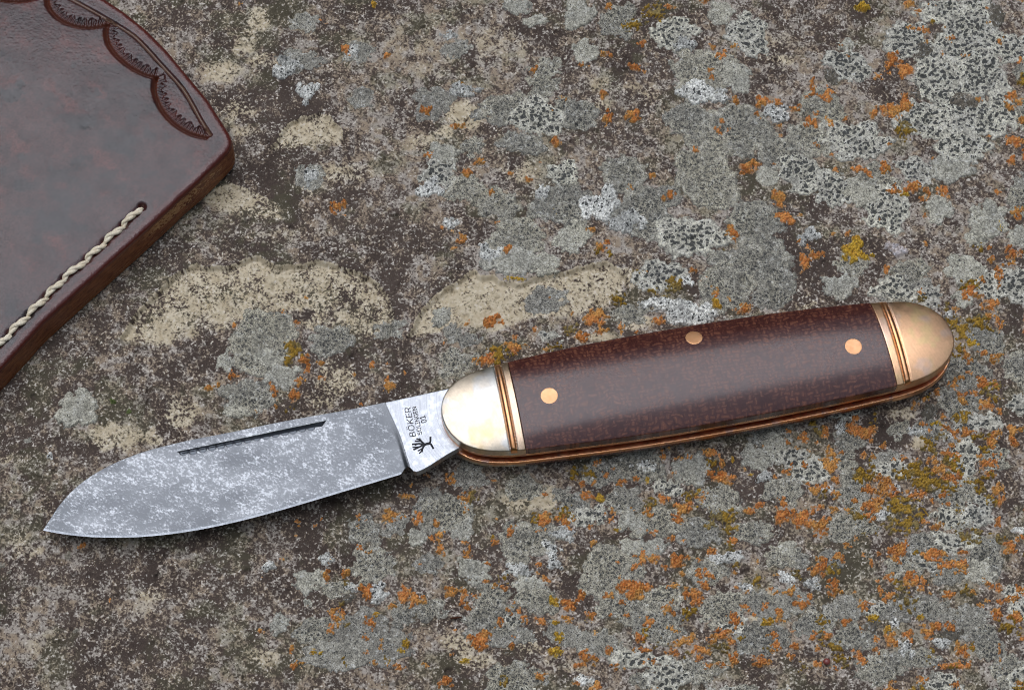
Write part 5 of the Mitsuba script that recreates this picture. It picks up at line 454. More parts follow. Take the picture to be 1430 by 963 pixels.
def lichen(blobs, thick, ragged, seed, sub=1, gran=0.5, tone_=None, stipple=0.0):
    """a crust on the lattice of the slab: vertices outside its outline dip under the stone"""
    if True:  # each growth is a clump of lobes
        r = random.Random(seed * 7 + 1)
        lobes = []
        for cx, cy, a, c in blobs:
            a, c = a + 0.06, c + 0.06
            big = sub == 1
            lobes.append((cx, cy, a * (0.88 if big else 0.72), c * (0.88 if big else 0.72)))
            for q in range(10 if big else 3 + int(4 * min(1.0, max(a, c)))):
                t, k, w = r.uniform(0, 6.283), (r.uniform(0.6, 0.95) if big else r.uniform(0.45, 1.02)), (r.uniform(0.22, 0.45) if big else r.uniform(0.26, 0.52))
                lobes.append((cx + a * k * math.cos(t), cy + c * k * math.sin(t), a * w + 0.05, c * w + 0.05))
        blobs = lobes
    b = np.array(blobs)
    m = 1.2 + ragged
    x0, x1, y0, y1 = (b[:, 0] - b[:, 2]).min() - m, (b[:, 0] + b[:, 2]).max() + m, (b[:, 1] - b[:, 3]).min() - m, (b[:, 1] + b[:, 3]).max() + m
    i0, i1 = np.clip([int((x0 - fx[0]) / STEP), int((x1 - fx[0]) / STEP) + 1], 0, len(fx) - 1)
    j0, j1 = np.clip([int((y0 - fy[0]) / STEP), int((y1 - fy[0]) / STEP) + 1], 0, len(fy) - 1)
    if i1 - i0 < 1 or j1 - j0 < 1:
        return None
    h = FH[j0:j1 + 1, i0:i1 + 1]
    x, y = np.meshgrid(fx[i0:i1 + 1], fy[j0:j1 + 1])
    if sub == 2:
        up = lambda a: np.repeat(np.repeat(a, 2, 0), 2, 1)[:-1, :-1].astype(float)
        def fine(a):
            r = up(a)
            r[1::2, :] = (r[0:-1:2, :] + r[2::2, :]) / 2
            r[:, 1::2] = (r[:, 0:-1:2] + r[:, 2::2]) / 2
            return r
        h, x, y = fine(h), fine(x), fine(y)
    wx, wy = (f2(x / 1.7, y / 1.7, 3, seed % 7 + 20) - 0.5) * 2 * ragged, (f2(x / 1.7 + 50, y / 1.7, 3, seed % 7 + 30) - 0.5) * 2 * ragged
    f = np.full(x.shape, -9.0)
    for cx, cy, a, c in blobs:
        k = min(a, c)
        s = min(1.0, k / (1.6 * ragged + 1e-6))
        f = np.maximum(f, (1 - np.hypot((x + wx * s - cx) / a, (y + wy * s - cy) / c)) * k)
    small = min(1.0, b[:, 2:].max() / 1.2)
    f = f + (n2(x / 0.5, y / 0.5, seed % 5 + 40) - 0.5) * 0.55 * ragged * small + (f2(x / 1.1, y / 1.1, 3, seed % 5 + 60) - 0.5) * 2.6 * ragged * small * (1 if sub == 1 else 0.55)
    if stipple:
        f = f + (n2(x / 0.42, y / 0.42, 72) - 0.5 - 0.12) * stipple * small
    if sub == 1:
        f = f + (n2(x / 0.33, y / 0.33, 70) - 0.5) * 0.65
    if sub == 2:
        v1, v2 = vor(x / 0.62, y / 0.62, 3)
        f = f - 0.28 * small * (1 - sm(0.04, 0.22, v2 - v1)) * sm(0.9, 0.2, f)
        g = sm(0.0, 0.45, v2 - v1) * (0.5 + 0.5 * n2(x / 0.9, y / 0.9, 8))
    else:
        g = n2(x / 0.5, y / 0.5, 50) * 0.6 + n2(x / 1.1, y / 1.1, 51) * 0.4
    z = h + np.where(f > 0, thick * sm(0, 0.3, f) * (1 - gran + gran * 2 * g) + 0.01, -0.14)
    keep = f > 0
    nyy, nxx = x.shape
    e = np.clip(f / (0.45 * b[:, 2:].max() + 0.3), 0, 1)
    tn = random.Random(seed).random() if tone_ is None else tone_
    ii = np.arange(nyy * nxx).reshape(nyy, nxx)
    qd = np.stack([ii[:-1, :-1], ii[:-1, 1:], ii[1:, 1:], ii[1:, :-1]], -1)
    on = (keep[:-1, :-1] | keep[:-1, 1:] | keep[1:, 1:] | keep[1:, :-1])
    qd = qd[on]
    if len(qd) == 0:
        return None
    t = np.vstack([qd[:, [0, 1, 2]], qd[:, [0, 2, 3]]])
    used, inv = np.unique(t, return_inverse=True)
    v = np.stack([x, y, z], -1).reshape(-1, 3)[used]
    uv = np.stack([e, np.full(e.shape, tn)], -1).reshape(-1, 2)[used]
    return v, inv.reshape(-1, 3), uv


def crusts(name, groups, bsdf, thick, ragged, sub, gran, seed, most=300, grow=1.0, stipple=0.0, tone=None):
    rest = []
    groups = [[(x, y, a * grow, b * grow) for x, y, a, b in g] for g in groups]
    for k, g in enumerate(groups):
        tk = thick * (0.75 + 0.5 * random.Random(seed * 999 + k).random())
        m = lichen(g, tk, ragged, seed + 13 * k, sub, gran, tone, stipple)
        if m is None:
            continue
        if k < most:
            put('ground__' + name, (m[0], m[1]), bsdf, smooth=True, uv=m[2])
        else:
            rest.append(m)
    if rest:
        at = np.cumsum([0] + [len(m[0]) for m in rest])
        k = put('ground__small_' + name, (np.vstack([m[0] for m in rest]), np.vstack([m[1] + a for m, a in zip(rest, at)])), bsdf, smooth=True, uv=np.vstack([m[2] for m in rest]))
        labels[k] = {'kind': 'stuff', 'label': 'tiny scattered ' + name.replace('_', ' ') + ' specks on the stone slab'}


one = lambda l: [[e] for e in sorted(l, key=lambda e: -e[2] * e[3])]
crusts('bluish_lichen', one(BLUE), 'blue_crust', 0.14, 0.9, 1, 0.5, 1)
crusts('grey_lichen', one(FINE), 'fine_crust', 0.20, 0.85, 1, 0.6, 2)
crusts('black_dotted_lichen', one(DOTTED), 'dotted_crust', 0.26, 0.85, 1, 0.6, 3)
crusts('pale_lichen', one(PALE), 'pale_crust', 0.32, 0.75, 1, 0.6, 4)
crusts('brown_lichen', one(BROWN), 'brown_crust', 0.30, 0.8, 1, 0.5, 5)
bright = lambda e: 29 < e[0] < 39.5 and 4.5 < e[1] < 15
crusts('white_lichen', one([e for e in WHITE if bright(e)]), 'white_crust', 0.55, 0.7, 2, 0.45, 61, grow=1.3, tone=1.0)
crusts('white_lichen', one([e for e in WHITE if not bright(e)]), 'white_crust', 0.50, 0.8, 2, 0.45, 6, grow=1.15)
crusts('olive_lichen', OLIVE, 'olive_crust', 0.52, 0.75, 2, 0.5, 7, grow=1.35, stipple=2.4)
crusts('orange_lichen', ORANGE, 'orange_crust', 0.60, 0.5, 2, 0.5, 8, grow=1.14, stipple=0.9)
crusts('yellow_lichen', GOLD, 'gold_crust', 0.70, 0.6, 2, 0.5, 9)
crusts('moss_tuft', [[e] for e in MOSS], 'moss', 0.6, 0.1, 2, 0.6, 10)
crusts('pale_flake', [CHIP], 'pale_chip', 0.7, 0.5, 2, 0.5, 11)
crusts('pale_grain', [[e] for e in GRAINS], 'ochre_grain', 0.7, 0.15, 2, 0.4, 12)


# -------- sheets with a height: blade, bolsters, leather --------
def smooth_closed(pts, n=600, closed=True):
    from scipy.interpolate import splprep, splev
    p = np.array(pts, float)
    if closed:
        p = np.vstack([p, p[:1]])
    tck, _ = splprep(p.T, s=0.004 * len(p), per=closed, k=3)
    return np.array(splev(np.linspace(0, 1, n), tck)).T


def spread(line, step):
    """points every step along a ring or line"""
    n = max(8, int(line.length / step))
    return np.array([line.interpolate(t).coords[0] for t in np.linspace(0, line.length, n, endpoint=False)])


def sheet(poly, ztop, zbot, res, rings=(0.05, 0.12, 0.22, 0.36, 0.55), extra=None, visible=None):
    """(faces above and below, walls) of a plate with the outline poly; ztop(xy, d) and zbot(xy, d) take the distance d to the outline"""
    rim = spread(poly.exterior, min(res, 0.25))
    pts = [rim]
    last = 0
    for r in rings:
        inner = poly.buffer(-r)
        for g in getattr(inner, 'geoms', [inner]):
            if g.area > 1e-3:
                pts.append(spread(g.exterior, min(res, 0.3)))
        last = r
    x0, y0, x1, y1 = poly.bounds
    inner = poly.buffer(-last - res * 0.4)
    shapely.prepare(inner)
    def fill(region, step):
        gx, gy = np.meshgrid(np.arange(x0, x1 + step, step), np.arange(y0, y1 + step, step))
        gx[1::2] += step / 2
        g = np.stack([gx.ravel(), gy.ravel()], 1)
        return g[shapely.contains_xy(region, g[:, 0], g[:, 1])]
    if visible is None:
        pts.append(fill(inner, res))
    else:
        pts += [fill(inner.intersection(visible), res), fill(inner.difference(visible.buffer(1)), 2.5)]
    if extra is not None:
        pts.append(extra[shapely.contains_xy(inner, extra[:, 0], extra[:, 1])])
    p = np.vstack(pts)
    d = cKDTree(spread(poly.exterior, 0.03)).query(p)[0]
    d[:len(rim)] = 0
    tri = Delaunay(p).simplices
    c = p[tri].mean(1)
    grown = poly.buffer(1e-4)
    shapely.prepare(grown)
    tri = tri[shapely.contains_xy(grown, c[:, 0], c[:, 1])]
    a = p[tri]
    area = (a[:, 1, 0] - a[:, 0, 0]) * (a[:, 2, 1] - a[:, 0, 1]) - (a[:, 1, 1] - a[:, 0, 1]) * (a[:, 2, 0] - a[:, 0, 0])
    tri = np.where(area[:, None] < 0, tri[:, ::-1], tri)[np.abs(area) > 1e-7]
    top = trimesh.Trimesh(np.column_stack([p, ztop(p, d)]), tri, process=False)
    pb, db = p, d
    bot = trimesh.Trimesh(np.column_stack([pb, zbot(pb, db)]), tri[:, ::-1], process=False)
    n = len(rim)
    zt, zb = ztop(rim, np.zeros(n)), zbot(rim, np.zeros(n))
    ks = np.linspace(0, 1, 6)
    rows = np.stack([np.column_stack([rim, zt * (1 - k) + zb * k]) for k in ks])
    i, j = np.meshgrid(np.arange(5), np.arange(n), indexing='ij')
    at = lambda a, b: a * n + b % n
    w = np.stack([at(i, j), at(i + 1, j), at(i + 1, j + 1), at(i, j + 1)], -1).reshape(-1, 4)
    if not poly.exterior.is_ccw:
        w = w[:, ::-1]
    wall = trimesh.Trimesh(rows.reshape(-1, 3), np.vstack([w[:, [0, 1, 2]], w[:, [0, 2, 3]]]), process=False)
    return trimesh.util.concatenate([top, bot]), wall


def whole(*a, **k):
    return trimesh.util.concatenate(sheet(*a, **k))


def roundover(d, r):
    return np.where(d < r, np.sqrt(np.maximum(r * r - (r - d) ** 2, 0)) - r, 0)


def dist_to(line, p):
    return cKDTree(spread(LineString(line), 0.03)).query(p)[0]


# -------- the pocket knife --------
knife = 'pocket_knife'
labels[knife] = {'label': 'open pocket knife with dark brown handle, copper bolsters and grey stonewashed blade', 'category': 'pocket knife'}
Z = dict(bottom=0.4, low_wall=3.0, low_liner=4.1, slot0=5.0, slot1=7.1, liner=7.8, wall=9.8)
outline = Polygon(smooth_closed(HANDLE, 900)).buffer(0)
# the doming of the handle: the height u of a stretched membrane over the outline
ux0, uy0, ux1, uy1 = outline.bounds
us = 0.25
uxs, uys = np.arange(ux0 - 0.5, ux1 + 0.6, us), np.arange(uy0 - 0.5, uy1 + 0.6, us)
mx, my = np.meshgrid(uxs, uys)
shapely.prepare(outline)
ins = shapely.contains_xy(outline, mx.ravel(), my.ravel()).reshape(mx.shape)
num = -np.ones(mx.shape, int)
num[ins] = np.arange(ins.sum())
rows, cols, vals, rhs = [], [], [], np.full(ins.sum(), us * us)
jj, ii_ = np.nonzero(ins)
rows.append(num[jj, ii_]); cols.append(num[jj, ii_]); vals.append(np.full(len(jj), 4.0))
for dj, di in ((0, 1), (0, -1), (1, 0), (-1, 0)):
    nb = num[jj + dj, ii_ + di]
    ok = nb >= 0
    rows.append(num[jj, ii_][ok]); cols.append(nb[ok]); vals.append(np.full(ok.sum(), -1.0))
A = sp.csr_matrix((np.concatenate(vals), (np.concatenate(rows), np.concatenate(cols))))
sol = np.zeros(mx.shape)
sol[ins] = spl.spsolve(A.tocsc(), rhs)
sol /= np.percentile(sol[ins], 97)
dome_at = RegularGridInterpolator((uys, uxs), sol, bounds_error=False, fill_value=0.0)


def dome(p):
    return np.maximum(dome_at(p[:, ::-1]), 0) ** 0.9


def cut(poly, a, b, side):
    """the part of poly on one side of the line a-b (side 1 = left of it)"""
    a, b = np.array(a), np.array(b)
    t = (b - a) / np.linalg.norm(b - a)
    n = np.array([-t[1], t[0]]) * side
    q = [a - t * 200, b + t * 200, b + t * 200 + n * 400, a - t * 200 + n * 400]
    r = poly.intersection(Polygon(q).buffer(0))
    return max(getattr(r, 'geoms', [r]), key=lambda g: g.area)


def line_dist(line, p):
    a, b = np.array(line[0]), np.array(line[1])
    t = (b - a) / np.linalg.norm(b - a)
    return (p[:, 0] - a[0]) * -t[1] + (p[:, 1] - a[1]) * t[0]


GAP = 0.025


def shift(line, k):
    a, b = np.array(line[0]), np.array(line[1])
    t = (b - a) / np.linalg.norm(b - a)
    n = np.array([-t[1], t[0]]) * k
    return [tuple(a + n), tuple(b + n)]


front = cut(outline, *shift(JOINT_A, -GAP), -1)
rear = cut(outline, *shift(JOINT_B, GAP), 1)
middle = cut(cut(outline, *shift(JOINT_A, GAP), 1), *shift(JOINT_B, -GAP), -1)
DOME = 2.8


def face(p, d, low=0.0):
    return Z['wall'] + DOME * dome(p) + low


def bolster_face(bead):
    def fn(p, d):
        s = np.abs(line_dist(bead, p))
        z = face(p, d) + 0.7 * roundover(d, 0.16)
        return z - 0.22 * np.exp(-((s - 0.60) / 0.13) ** 2)
    return fn


def bead_mesh(bead):
    a, b = np.array(bead[0]), np.array(bead[1])
    t = (b - a) / np.linalg.norm(b - a)
    n = np.array([-t[1], t[0]]) * 0.62
    a, b = a - t * 3, b + t * 3
    strip = Polygon([a - n, b - n, b + n, a + n]).buffer(0).intersection(outline.buffer(0.10))
    strip = max(getattr(strip, 'geoms', [strip]), key=lambda g: g.area)
    def top(p, d):
        s = line_dist(bead, p)
        q = outline.boundary
        e = np.minimum(1, np.sqrt(np.maximum(0, shapely.distance(shapely.points(p), shapely.union_all([outline.buffer(0.1).boundary])) / 0.5)))
        return Z['wall'] - 0.28 + DOME * dome(p) + np.sqrt(np.maximum(0.62 ** 2 - s ** 2, 0)) * 0.92 * e
    return whole(strip, top, lambda p, d: Z['wall'] - 0.9 + 0 * d, 0.12, rings=(0.04, 0.1))


for poly, bead in ((front, BEAD_A), (rear, BEAD_B)):
    k = put(knife + '__bolster', whole(poly, bolster_face(bead), lambda p, d: Z['liner'] + 0 * d, 0.2, rings=(0.03, 0.07, 0.12, 0.18, 0.3, 0.5)), 'patinated_bronze', 25)
    put(k + '__bead', bead_mesh(bead), 'copper', 40)
labels[knife + '__bolster'] = {'label': 'rounded bolster at the blade with pale bluish patina'}
labels[knife + '__bolster_001'] = {'label': 'rounded warm copper coloured bolster at the butt'}
put(knife + '__handle_scale', whole(middle, lambda p, d: face(p, d) + 0.8 * roundover(d, 0.10), lambda p, d: Z['liner'] + 0 * d, 0.3, rings=(0.03, 0.06, 0.11, 0.25)), 'linen_laminate', 25)
labels[knife + '__handle_scale'] = {'label': 'glossy dark brown linen laminate scale with woven grain'}
for x, y in PINS:
    c = Point(x, y).buffer(1.62, 32)
    put(knife + '__pin', whole(c, lambda p, d: face(p, d) + 0.035 + 0.5 * roundover(d, 0.06), lambda p, d: face(p, d) - 0.4, 0.3, rings=(0.03, 0.07)), 'pin_copper', 30)
# upper liner, slot with spring, lower liner that stands a little proud
put(knife + '__liner', whole(outline.buffer(0.05), lambda p, d: Z['liner'] - 0.004 + 0.8 * roundover(d, 0.12), lambda p, d: Z['slot1'] + 0 * d, 1.2, rings=(0.03, 0.07, 0.12)), 'copper', 30)
proud = affinity.translate(outline.buffer(0.06), 0.0, -0.36)
put(knife + '__liner', whole(proud, lambda p, d: Z['slot0'] + roundover(d, 0.22), lambda p, d: Z['low_liner'] + 0 * d, 1.2, rings=(0.02, 0.05, 0.1, 0.16, 0.22)), 'copper', 40)
labels[knife + '__liner_001'] = {'label': 'copper liner edge standing proud below the blade slot'}
spring = outline.intersection(affinity.translate(outline, 6.5, 7.0)).buffer(-0.05)
put(knife + '__back_spring', whole(spring, lambda p, d: Z['slot1'] - 0.003 + 0 * d, lambda p, d: Z['slot0'] + 0.003 + 0 * d, 1.5, rings=(0.1,)), 'dark_steel', 30)
lower = affinity.translate(outline, 0.0, -0.30)
back = lambda p, d: Z['low_wall'] - (Z['low_wall'] - Z['bottom']) * dome(p + np.array([0, 0.30]))
for poly, name, mat in ((front, 'bolster', 'patinated_bronze'), (rear, 'bolster', 'patinated_bronze'), (middle, 'handle_scale', 'linen_laminate')):
    put(knife + '__' + name, whole(affinity.translate(poly, 0.0, -0.30), lambda p, d: Z['low_liner'] - 0.004 + 0 * d, back, 0.7), mat, 25)

# blade: a flat grind from spine to edge, a swedge at the tip, a long scalloped nail groove
MID = 6.05
pl_s = smooth_closed(PLUNGE, 60, closed=False)
right_side = Polygon(np.vstack([pl_s, [[60, pl_s[-1, 1]], [60, pl_s[0, 1]]]])).buffer(0)
sp_line = smooth_closed(SPINE[2:], 300, closed=False)
ed_line = smooth_closed(EDGE, 300, closed=False)
tip = np.array(SPINE[-1])
sp_line[-1] = ed_line[0] = tip
blade_all = shapely.make_valid(Polygon(np.vstack([SPINE[:2], sp_line, ed_line[1:], TANG[1:]])))
biggest = lambda r: max([g for g in getattr(r, 'geoms', [r]) if g.geom_type == 'Polygon'], key=lambda g: g.area)
blade_all = biggest(blade_all)
tang_poly, blade_poly = biggest(blade_all.intersection(right_side)), biggest(blade_all.difference(right_side))
nick = Polygon(NICK)
tp = np.array(TEETH)
pitch = np.linalg.norm(np.diff(tp, axis=0), axis=1).mean()
nd = (tp[-1] - tp[0]) / np.linalg.norm(tp[-1] - tp[0])
nn = np.array([-nd[1], nd[0]])
scoops = (tp[:-1] + tp[1:]) / 2 + nn * 0.30
ends = [tp[0] - nd * pitch * 0.5 + nn * 0.5]
scoops = np.vstack([scoops, ends])


def blade_half(p):
    ds, de = dist_to(sp_line, p), dist_to(ed_line, p)
    r = de / (de + ds + 1e-6)
    ht = 0.13 + 0.80 * r
    ht = np.minimum(ht, 0.03 + de * 0.20)
    k = dist_to(SWEDGE, p)
    near = ds / np.maximum(ds + k, 1e-6)
    front_ = sm(-59.0, -65.0, p[:, 0])
    ht = ht - front_ * np.clip((1.32 - ds) * 0.11, 0, 0.2) * sm(0, 3.5, np.hypot(*(p - tip).T)) * (ds < 1.32)
    dp = cKDTree(pl_s).query(p)[0]
    return np.maximum(ht + (0.93 - ht) * (1 - sm(0.0, 1.3, dp)) ** 1.5 * 0.75, 0.02)


def blade_top(p, d):
    z = MID + blade_half(p)
    inn = shapely.contains_xy(nick, p[:, 0], p[:, 1])
    dn = shapely.distance(shapely.points(p), nick.exterior)
    deep = np.where(inn, np.minimum(0.75, dn * 1.6), 0)
    dc = cKDTree(scoops).query(p)[0]
    low_ = (p - tp[0]) @ nn < 0.62
    deep = np.maximum(deep, np.where(low_, np.clip((pitch * 0.50 - dc) * 2.2, 0, 0.40), 0))
    return z - deep


nb = nick.buffer(1.2).bounds
gx, gy = np.meshgrid(np.arange(nb[0], nb[2], 0.07), np.arange(nb[1], nb[3], 0.07))
near_nick = np.stack([gx.ravel(), gy.ravel()], 1)
near_nick = near_nick[shapely.contains_xy(nick.buffer(0.9), near_nick[:, 0], near_nick[:, 1])]
bt, bw = sheet(blade_poly, blade_top, lambda p, d: MID - blade_half(p), 0.2, rings=(0.03, 0.08, 0.15, 0.3, 0.5), extra=near_nick)
half = len(bt.faces) // 2
cen = bt.vertices[bt.faces[:half]].mean(1)
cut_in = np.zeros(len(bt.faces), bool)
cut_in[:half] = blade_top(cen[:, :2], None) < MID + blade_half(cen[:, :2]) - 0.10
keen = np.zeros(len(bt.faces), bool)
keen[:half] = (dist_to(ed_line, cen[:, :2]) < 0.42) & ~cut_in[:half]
piece = lambda on: trimesh.Trimesh(bt.vertices, bt.faces[on], process=False)
put(knife + '__blade', trimesh.util.concatenate([piece(~cut_in & ~keen), bw]), 'stonewashed_steel', 20)
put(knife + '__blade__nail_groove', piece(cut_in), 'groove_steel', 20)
put(knife + '__blade__cutting_edge', piece(keen), 'ground_steel', 20)
labels[knife + '__blade'] = {'label': 'grey stonewashed drop point blade with scalloped nail groove'}
put(knife + '__tang', whole(tang_poly, lambda p, d: MID + 0.95 + 0.6 * roundover(d, 0.12), lambda p, d: MID - 0.95 + 0 * d, 0.3, rings=(0.03, 0.07, 0.12, 0.3)), 'satin_steel', 30)
labels[knife + '__tang'] = {'label': 'brighter satin tang engraved with lettering and a tree'}
ZT = MID + 0.95


def place_flat(mesh, corners, width, height):
    """lays lettering drawn in the xy plane on the tang: origin, end of the baseline, top of the first letter"""
    o, e, t = (np.array(c) for c in corners)
    m = mesh.copy()
    v = m.vertices.copy()
    m.vertices = np.column_stack([o + np.outer(v[:, 0] / width, e - o) + np.outer(v[:, 1] / height, t - o), ZT + np.where(v[:, 2] > 1e-9, 0.022, -0.05)])
    return m


for text, corners in WRITING:
    m = meshkit.text_mesh(text, 1.0, 0.1, bold=len(text) != 5)
    put(knife + '__tang__lettering', place_flat(m, corners, m.bounds[1, 0], 1.0), 'engraving', False)
# the tree mark: a trunk with roots and forking bare branches
strokes = [([(0.10, -0.02), (0.40, 0.04), (0.5, 0.10)], 0.05), ([(0.9, -0.02), (0.62, 0.04), (0.5, 0.10)], 0.05), ([(0.5, 0.05), (0.5, 0.42)], 0.085),
           ([(0.5, 0.35), (0.28, 0.52), (0.06, 0.60)], 0.055), ([(0.28, 0.52), (0.20, 0.78)], 0.045), ([(0.16, 0.57), (0.02, 0.74)], 0.04), ([(0.5, 0.40), (0.42, 0.66), (0.34, 0.98)], 0.055),
           ([(0.42, 0.66), (0.52, 1.0)], 0.045), ([(0.5, 0.40), (0.64, 0.62), (0.70, 0.98)], 0.055), ([(0.64, 0.62), (0.60, 0.86)], 0.04), ([(0.5, 0.35), (0.76, 0.50), (0.96, 0.56)], 0.055), ([(0.76, 0.50), (0.86, 0.80)], 0.045), ([(0.86, 0.53), (0.99, 0.70)], 0.04)]
tree = shapely.union_all([LineString(l).buffer(w, cap_style='flat') for l, w in strokes])
put(knife + '__tang__tree_emblem', place_flat(trimesh.util.concatenate([trimesh.creation.extrude_polygon(g, 0.1, engine='earcut') for g in getattr(tree, 'geoms', [tree])]),
    TREE, 1.0, 1.0), 'engraving', False)

# -------- the leather pouch --------
pouch = 'leather_pouch'
labels[pouch] = {'label': 'dark oiled leather pouch with tooled scallops and cream stitching along its edge', 'category': 'pouch'}
coarse = Polygon(POUCH + [(-160, 70), (-175, 20), (-165, -45), (-135, -75)])
pp = coarse.buffer(-0.8).buffer(0.8)
seen = sbox(-112, -20, -50, 84)
sc_s = [smooth_closed(s, 900, closed=False) for s in SCALLOPS]
cr_s = smooth_closed(CREASE, 120, closed=False)
st = np.array(STITCHES)
sc_poly = [Polygon(list(map(tuple, s)) + [tuple(c) for c in cr_s[cKDTree(cr_s).query(s[-1])[1]:cKDTree(cr_s).query(s[0])[1]:-1]]).buffer(0) for s in sc_s]


def pillow(d):
    return 1 - np.exp(-(np.maximum(d - 1.5, 0) / 15.0) ** 1.3)


def leather_top(p, d):
    z = 8.3 + roundover(d, 1.1) * 0.95 + 2.6 * pillow(dist_to(POUCH[:7], p)) * pillow(dist_to(POUCH[11:22], p)) + (f2(p[:, 0] / 14, p[:, 1] / 14, 2, 3) - 0.5) * 0.5
    z = z - 0.45 * np.exp(-(dist_to(cr_s, p) / 0.36) ** 2)
    for s, poly in zip(sc_s, sc_poly):
        tree_ = cKDTree(s)
        ds, i = tree_.query(p)
        near = ds < 8
        inn = np.zeros(len(p), bool)
        inn[near] = shapely.contains_xy(poly, p[near, 0], p[near, 1])
        t = np.cumsum(np.r_[0, np.linalg.norm(np.diff(s, axis=0), axis=1)])[i]
        band = 2.0 + 0.45 * np.sin(t * 3.4 + np.sin(t) * 1.4)
        ridge = 0.12 * np.sin(t * 2 * np.pi / 0.80) * sm(0.25, 0.6, ds) * (1 - sm(band - 0.4, band, ds))
        z = z - 0.75 * np.exp(-(ds / 0.34) ** 2)
        z = z + np.where(inn, -0.34 * (1 - sm(band - 0.5, band + 0.2, ds)) + ridge , 0)
    dst = dist_to(st, p)
    z = z - 0.34 * np.exp(-(dst / 0.75) ** 2)
    dh = cKDTree(st).query(p)[0]
    z = z - 0.75 * np.exp(-(dh / 0.55) ** 2)
    z = z + (f2(p[:, 0] / 0.8, p[:, 1] / 0.8, 2, 4) - 0.5) * 0.025
    for cx, cy, r, k in ((-85.1, 43.6, 0.9, 0.14), (-85.9, 35.1, 1.3, 0.14), (-100.2, 49.8, 1.8, 0.14), (-98.3, 52.6, 0.8, 0.14)):
        q = np.hypot(p[:, 0] - cx, p[:, 1] - cy)
        z = z - k * np.exp(-(q / r) ** 2) * (0.5 + n2(p[:, 0] / 0.6, p[:, 1] / 0.6, 12))
    return z


tool = shapely.union_all(sc_poly).buffer(0.6)
gx, gy = np.meshgrid(np.arange(-112, -55, 0.13), np.arange(20, 84, 0.13))
stamped = np.stack([gx.ravel(), gy.ravel()], 1)
stamped = stamped[shapely.contains_xy(tool, stamped[:, 0], stamped[:, 1])]
top, wall = sheet(pp, leather_top, lambda p, d: 2.35 + 0 * d, 0.22, rings=(0.04, 0.1, 0.18, 0.28, 0.4, 0.55, 0.75, 1.0), visible=seen, extra=stamped)
edge_d = cKDTree(spread(pp.exterior, 0.05)).query(top.vertices[:, :2])[0]
k = put(pouch + '__front_panel', top, 'oiled_leather', True, uv=np.column_stack([np.clip(edge_d / 10, 0, 1), np.zeros(len(edge_d))]))
labels[k] = {'label': 'front panel with a creased border and stamped scallops'}
wv = wall.vertices.copy()
wob = (f2(wv[:, 0] / 2.2, wv[:, 1] / 2.2 + wv[:, 2] / 1.5, 3, 7) - 0.5) * 0.30 * (wv[:, 2] > 2.5) * (wv[:, 2] < 6.8)
wall.vertices[:, :2] += wall.vertex_normals[:, :2] * wob[:, None]
put(pouch + '__front_panel__cut_edge', wall, 'cut_edge', 60)
seam = pp.buffer(-0.03)
put(pouch + '__seam', sheet(seam, lambda p, d: 2.36 + 0 * d, lambda p, d: 2.08 + 0 * d, 3.0, rings=(0.3,))[1], 'raw_seam', 60)
btop, bwall = sheet(pp.buffer(-0.12), lambda p, d: 2.07 + roundover(d, 0.2), lambda p, d: 0.45 + 0.6 * (0.45 - np.minimum(d, 0.45)), 2.0, rings=(0.05, 0.1, 0.2, 0.45))
k = put(pouch + '__back_panel', btop, 'oiled_leather', True, uv=np.full((len(btop.vertices), 2), 0.5))
put(k + '__cut_edge', bwall, 'cut_edge', 60)


def tube(points, radii, sides=8):
    p = np.asarray(points, float)
    t = np.gradient(p, axis=0)
    t /= np.linalg.norm(t, axis=1, keepdims=True) + 1e-12
    a = np.cross(t, [0, 0, 1.0])
    a /= np.linalg.norm(a, axis=1, keepdims=True) + 1e-12
    b, ang = np.cross(t, a), np.arange(sides) * 2 * np.pi / sides
    v = p[:, None] + np.broadcast_to(radii, (len(p),))[:, None, None] * (np.cos(ang)[None, :, None] * a[:, None] + np.sin(ang)[None, :, None] * b[:, None])
    i, j = np.meshgrid(np.arange(len(p) - 1), np.arange(sides), indexing='ij')
    q = np.stack([i * sides + j, i * sides + (j + 1) % sides, (i + 1) * sides + (j + 1) % sides, (i + 1) * sides + j], -1).reshape(-1, 4)
    return trimesh.Trimesh(v.reshape(-1, 3), np.vstack([q[:, [0, 1, 2]], q[:, [0, 2, 3]]]), process=False)


rs = random.Random(3)
for a, b in zip(st[:-1], st[1:]):
    dirn = (b - a) / np.linalg.norm(b - a)
    nrm = np.array([-dirn[1], dirn[0]])
    a2, b2 = a + dirn * 0.10 + nrm * 0.16, b + dirn * 0.25 - nrm * 0.20
    t = np.linspace(0, 1, 40)
    lift = 7.2 + 1.42 * np.sin(np.pi * t) ** 0.5
    xy = a2 + np.outer(t, b2 - a2) + np.outer(0.14 * np.sin(2 * np.pi * t), nrm)
    ph, turns = rs.random() * 6.28, np.linalg.norm(b2 - a2) / 4.2
    parts = []
    for s in range(2):
        ang = ph + 2 * np.pi * turns * t + s * np.pi
        fat = 0.46 * (0.55 + 0.45 * np.sin(np.pi * t) ** 0.4)
        parts.append(tube(np.column_stack([xy + np.outer(0.27 * np.cos(ang), nrm), lift + 0.22 * np.sin(ang)]), fat))
    put(pouch + '__stitch', trimesh.util.concatenate(parts), 'waxed_thread', 60)

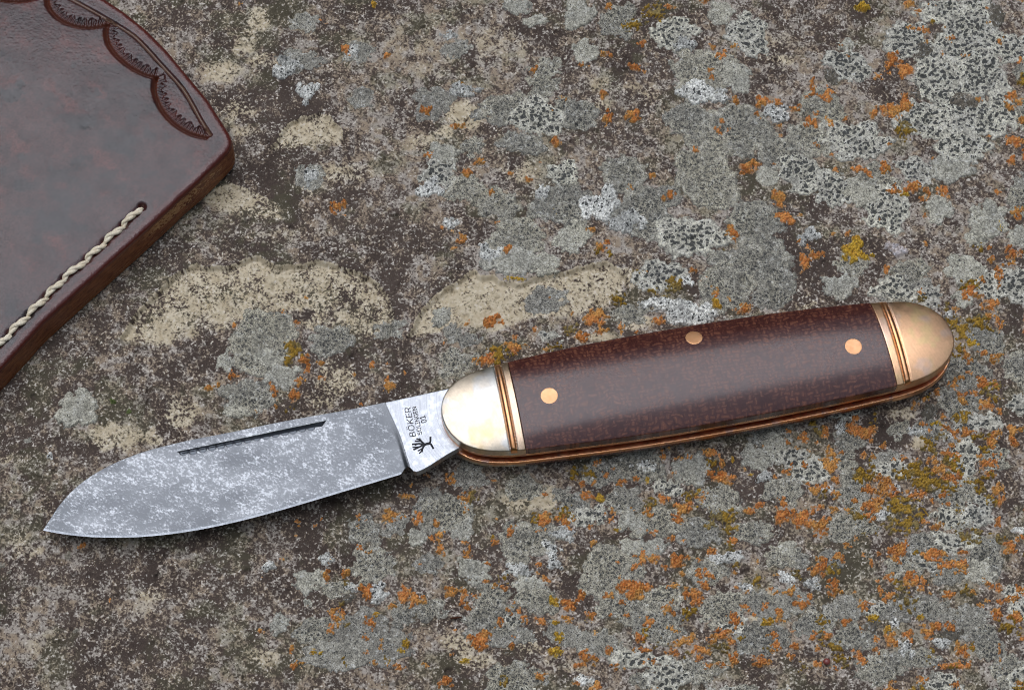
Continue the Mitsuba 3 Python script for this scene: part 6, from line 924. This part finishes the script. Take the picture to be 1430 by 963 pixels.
# -------- small litter on the slab --------
s = trimesh.creation.icosphere(3, 0.62)
v = s.vertices
s.vertices = v * (1 + 0.05 * n2(v[:, 0] * 3, v[:, 1] * 3 + v[:, 2], 3)[:, None]) * np.array([1.05, 1.0, 0.92]) + np.array([SEED[0], SEED[1], gz(*SEED) + 0.75])
put('seed', s, 'seed_skin', True)
labels['seed'] = {'label': 'small round dark red seed lying near the lower right of the stone', 'category': 'seed'}
tw = np.array(TWIG)
t = np.linspace(0, 1, 14)
xy = np.column_stack([np.interp(t, [0, .5, 1], tw[:, 0]), np.interp(t, [0, .5, 1], tw[:, 1])])
put('twig', tube(np.column_stack([xy, [gz(*q) + 0.42 for q in xy]]), 0.20 * (0.4 + 0.6 * np.sin(np.pi * np.clip(t, 0.08, 0.92)))), 'bark', True)
labels['twig'] = {'label': 'tiny dark brown twig fragment lying among lichen below the knife', 'category': 'twig'}
fb = smooth_closed(FIBRE, 30, closed=False)
put('fibre', tube(np.column_stack([fb, [gz(*q) + 0.55 for q in fb]]), 0.035, 5), 'fibre_white', True)
labels['fibre'] = {'label': 'thin pale curved fibre lying across orange lichen', 'category': 'fibre'}

# -------- unseen slopes: the northern mirrored in the handle, the rest added to darken reflections --------
az, ts_ = np.meshgrid(np.linspace(0, 2 * np.pi, 361), np.linspace(0, 1, 31))
cx_, cy_ = np.cos(az) * 9, np.sin(az) * 9
crown = (meshkit.fbm(np.stack([cx_, cy_, cx_ * 0 + 0.5], -1), 3, 15) - 0.5) * 7
dist = 24 + 9 * ts_ + (meshkit.fbm(np.stack([cx_ * 2, cy_ * 2, ts_ * 8], -1), 3, 16) - 0.5) * 3
hz = -4 + (24.5 + crown) * ts_ ** 0.8 + (meshkit.fbm(np.stack([cx_ * 2.5, cy_ * 2.5, ts_ * 9], -1), 3, 17) - 0.5) * 2.2
ii = np.arange(az.size).reshape(az.shape)
qd = np.stack([ii[:-1, :-1], ii[:-1, 1:], ii[1:, 1:], ii[1:, :-1]], -1).reshape(-1, 4)
scene['unseen_hill'] = mikit.ply(trimesh.Trimesh(np.stack([np.cos(az) * dist, np.sin(az) * dist, hz], -1).reshape(-1, 3), np.vstack([qd[:, [0, 1, 2]], qd[:, [0, 2, 3]]]), process=False), 'leaves', smooth=True)
labels['unseen_hill'] = {'kind': 'structure', 'label': 'unseen dark wooded slopes around the slab, partly added to darken reflections'}
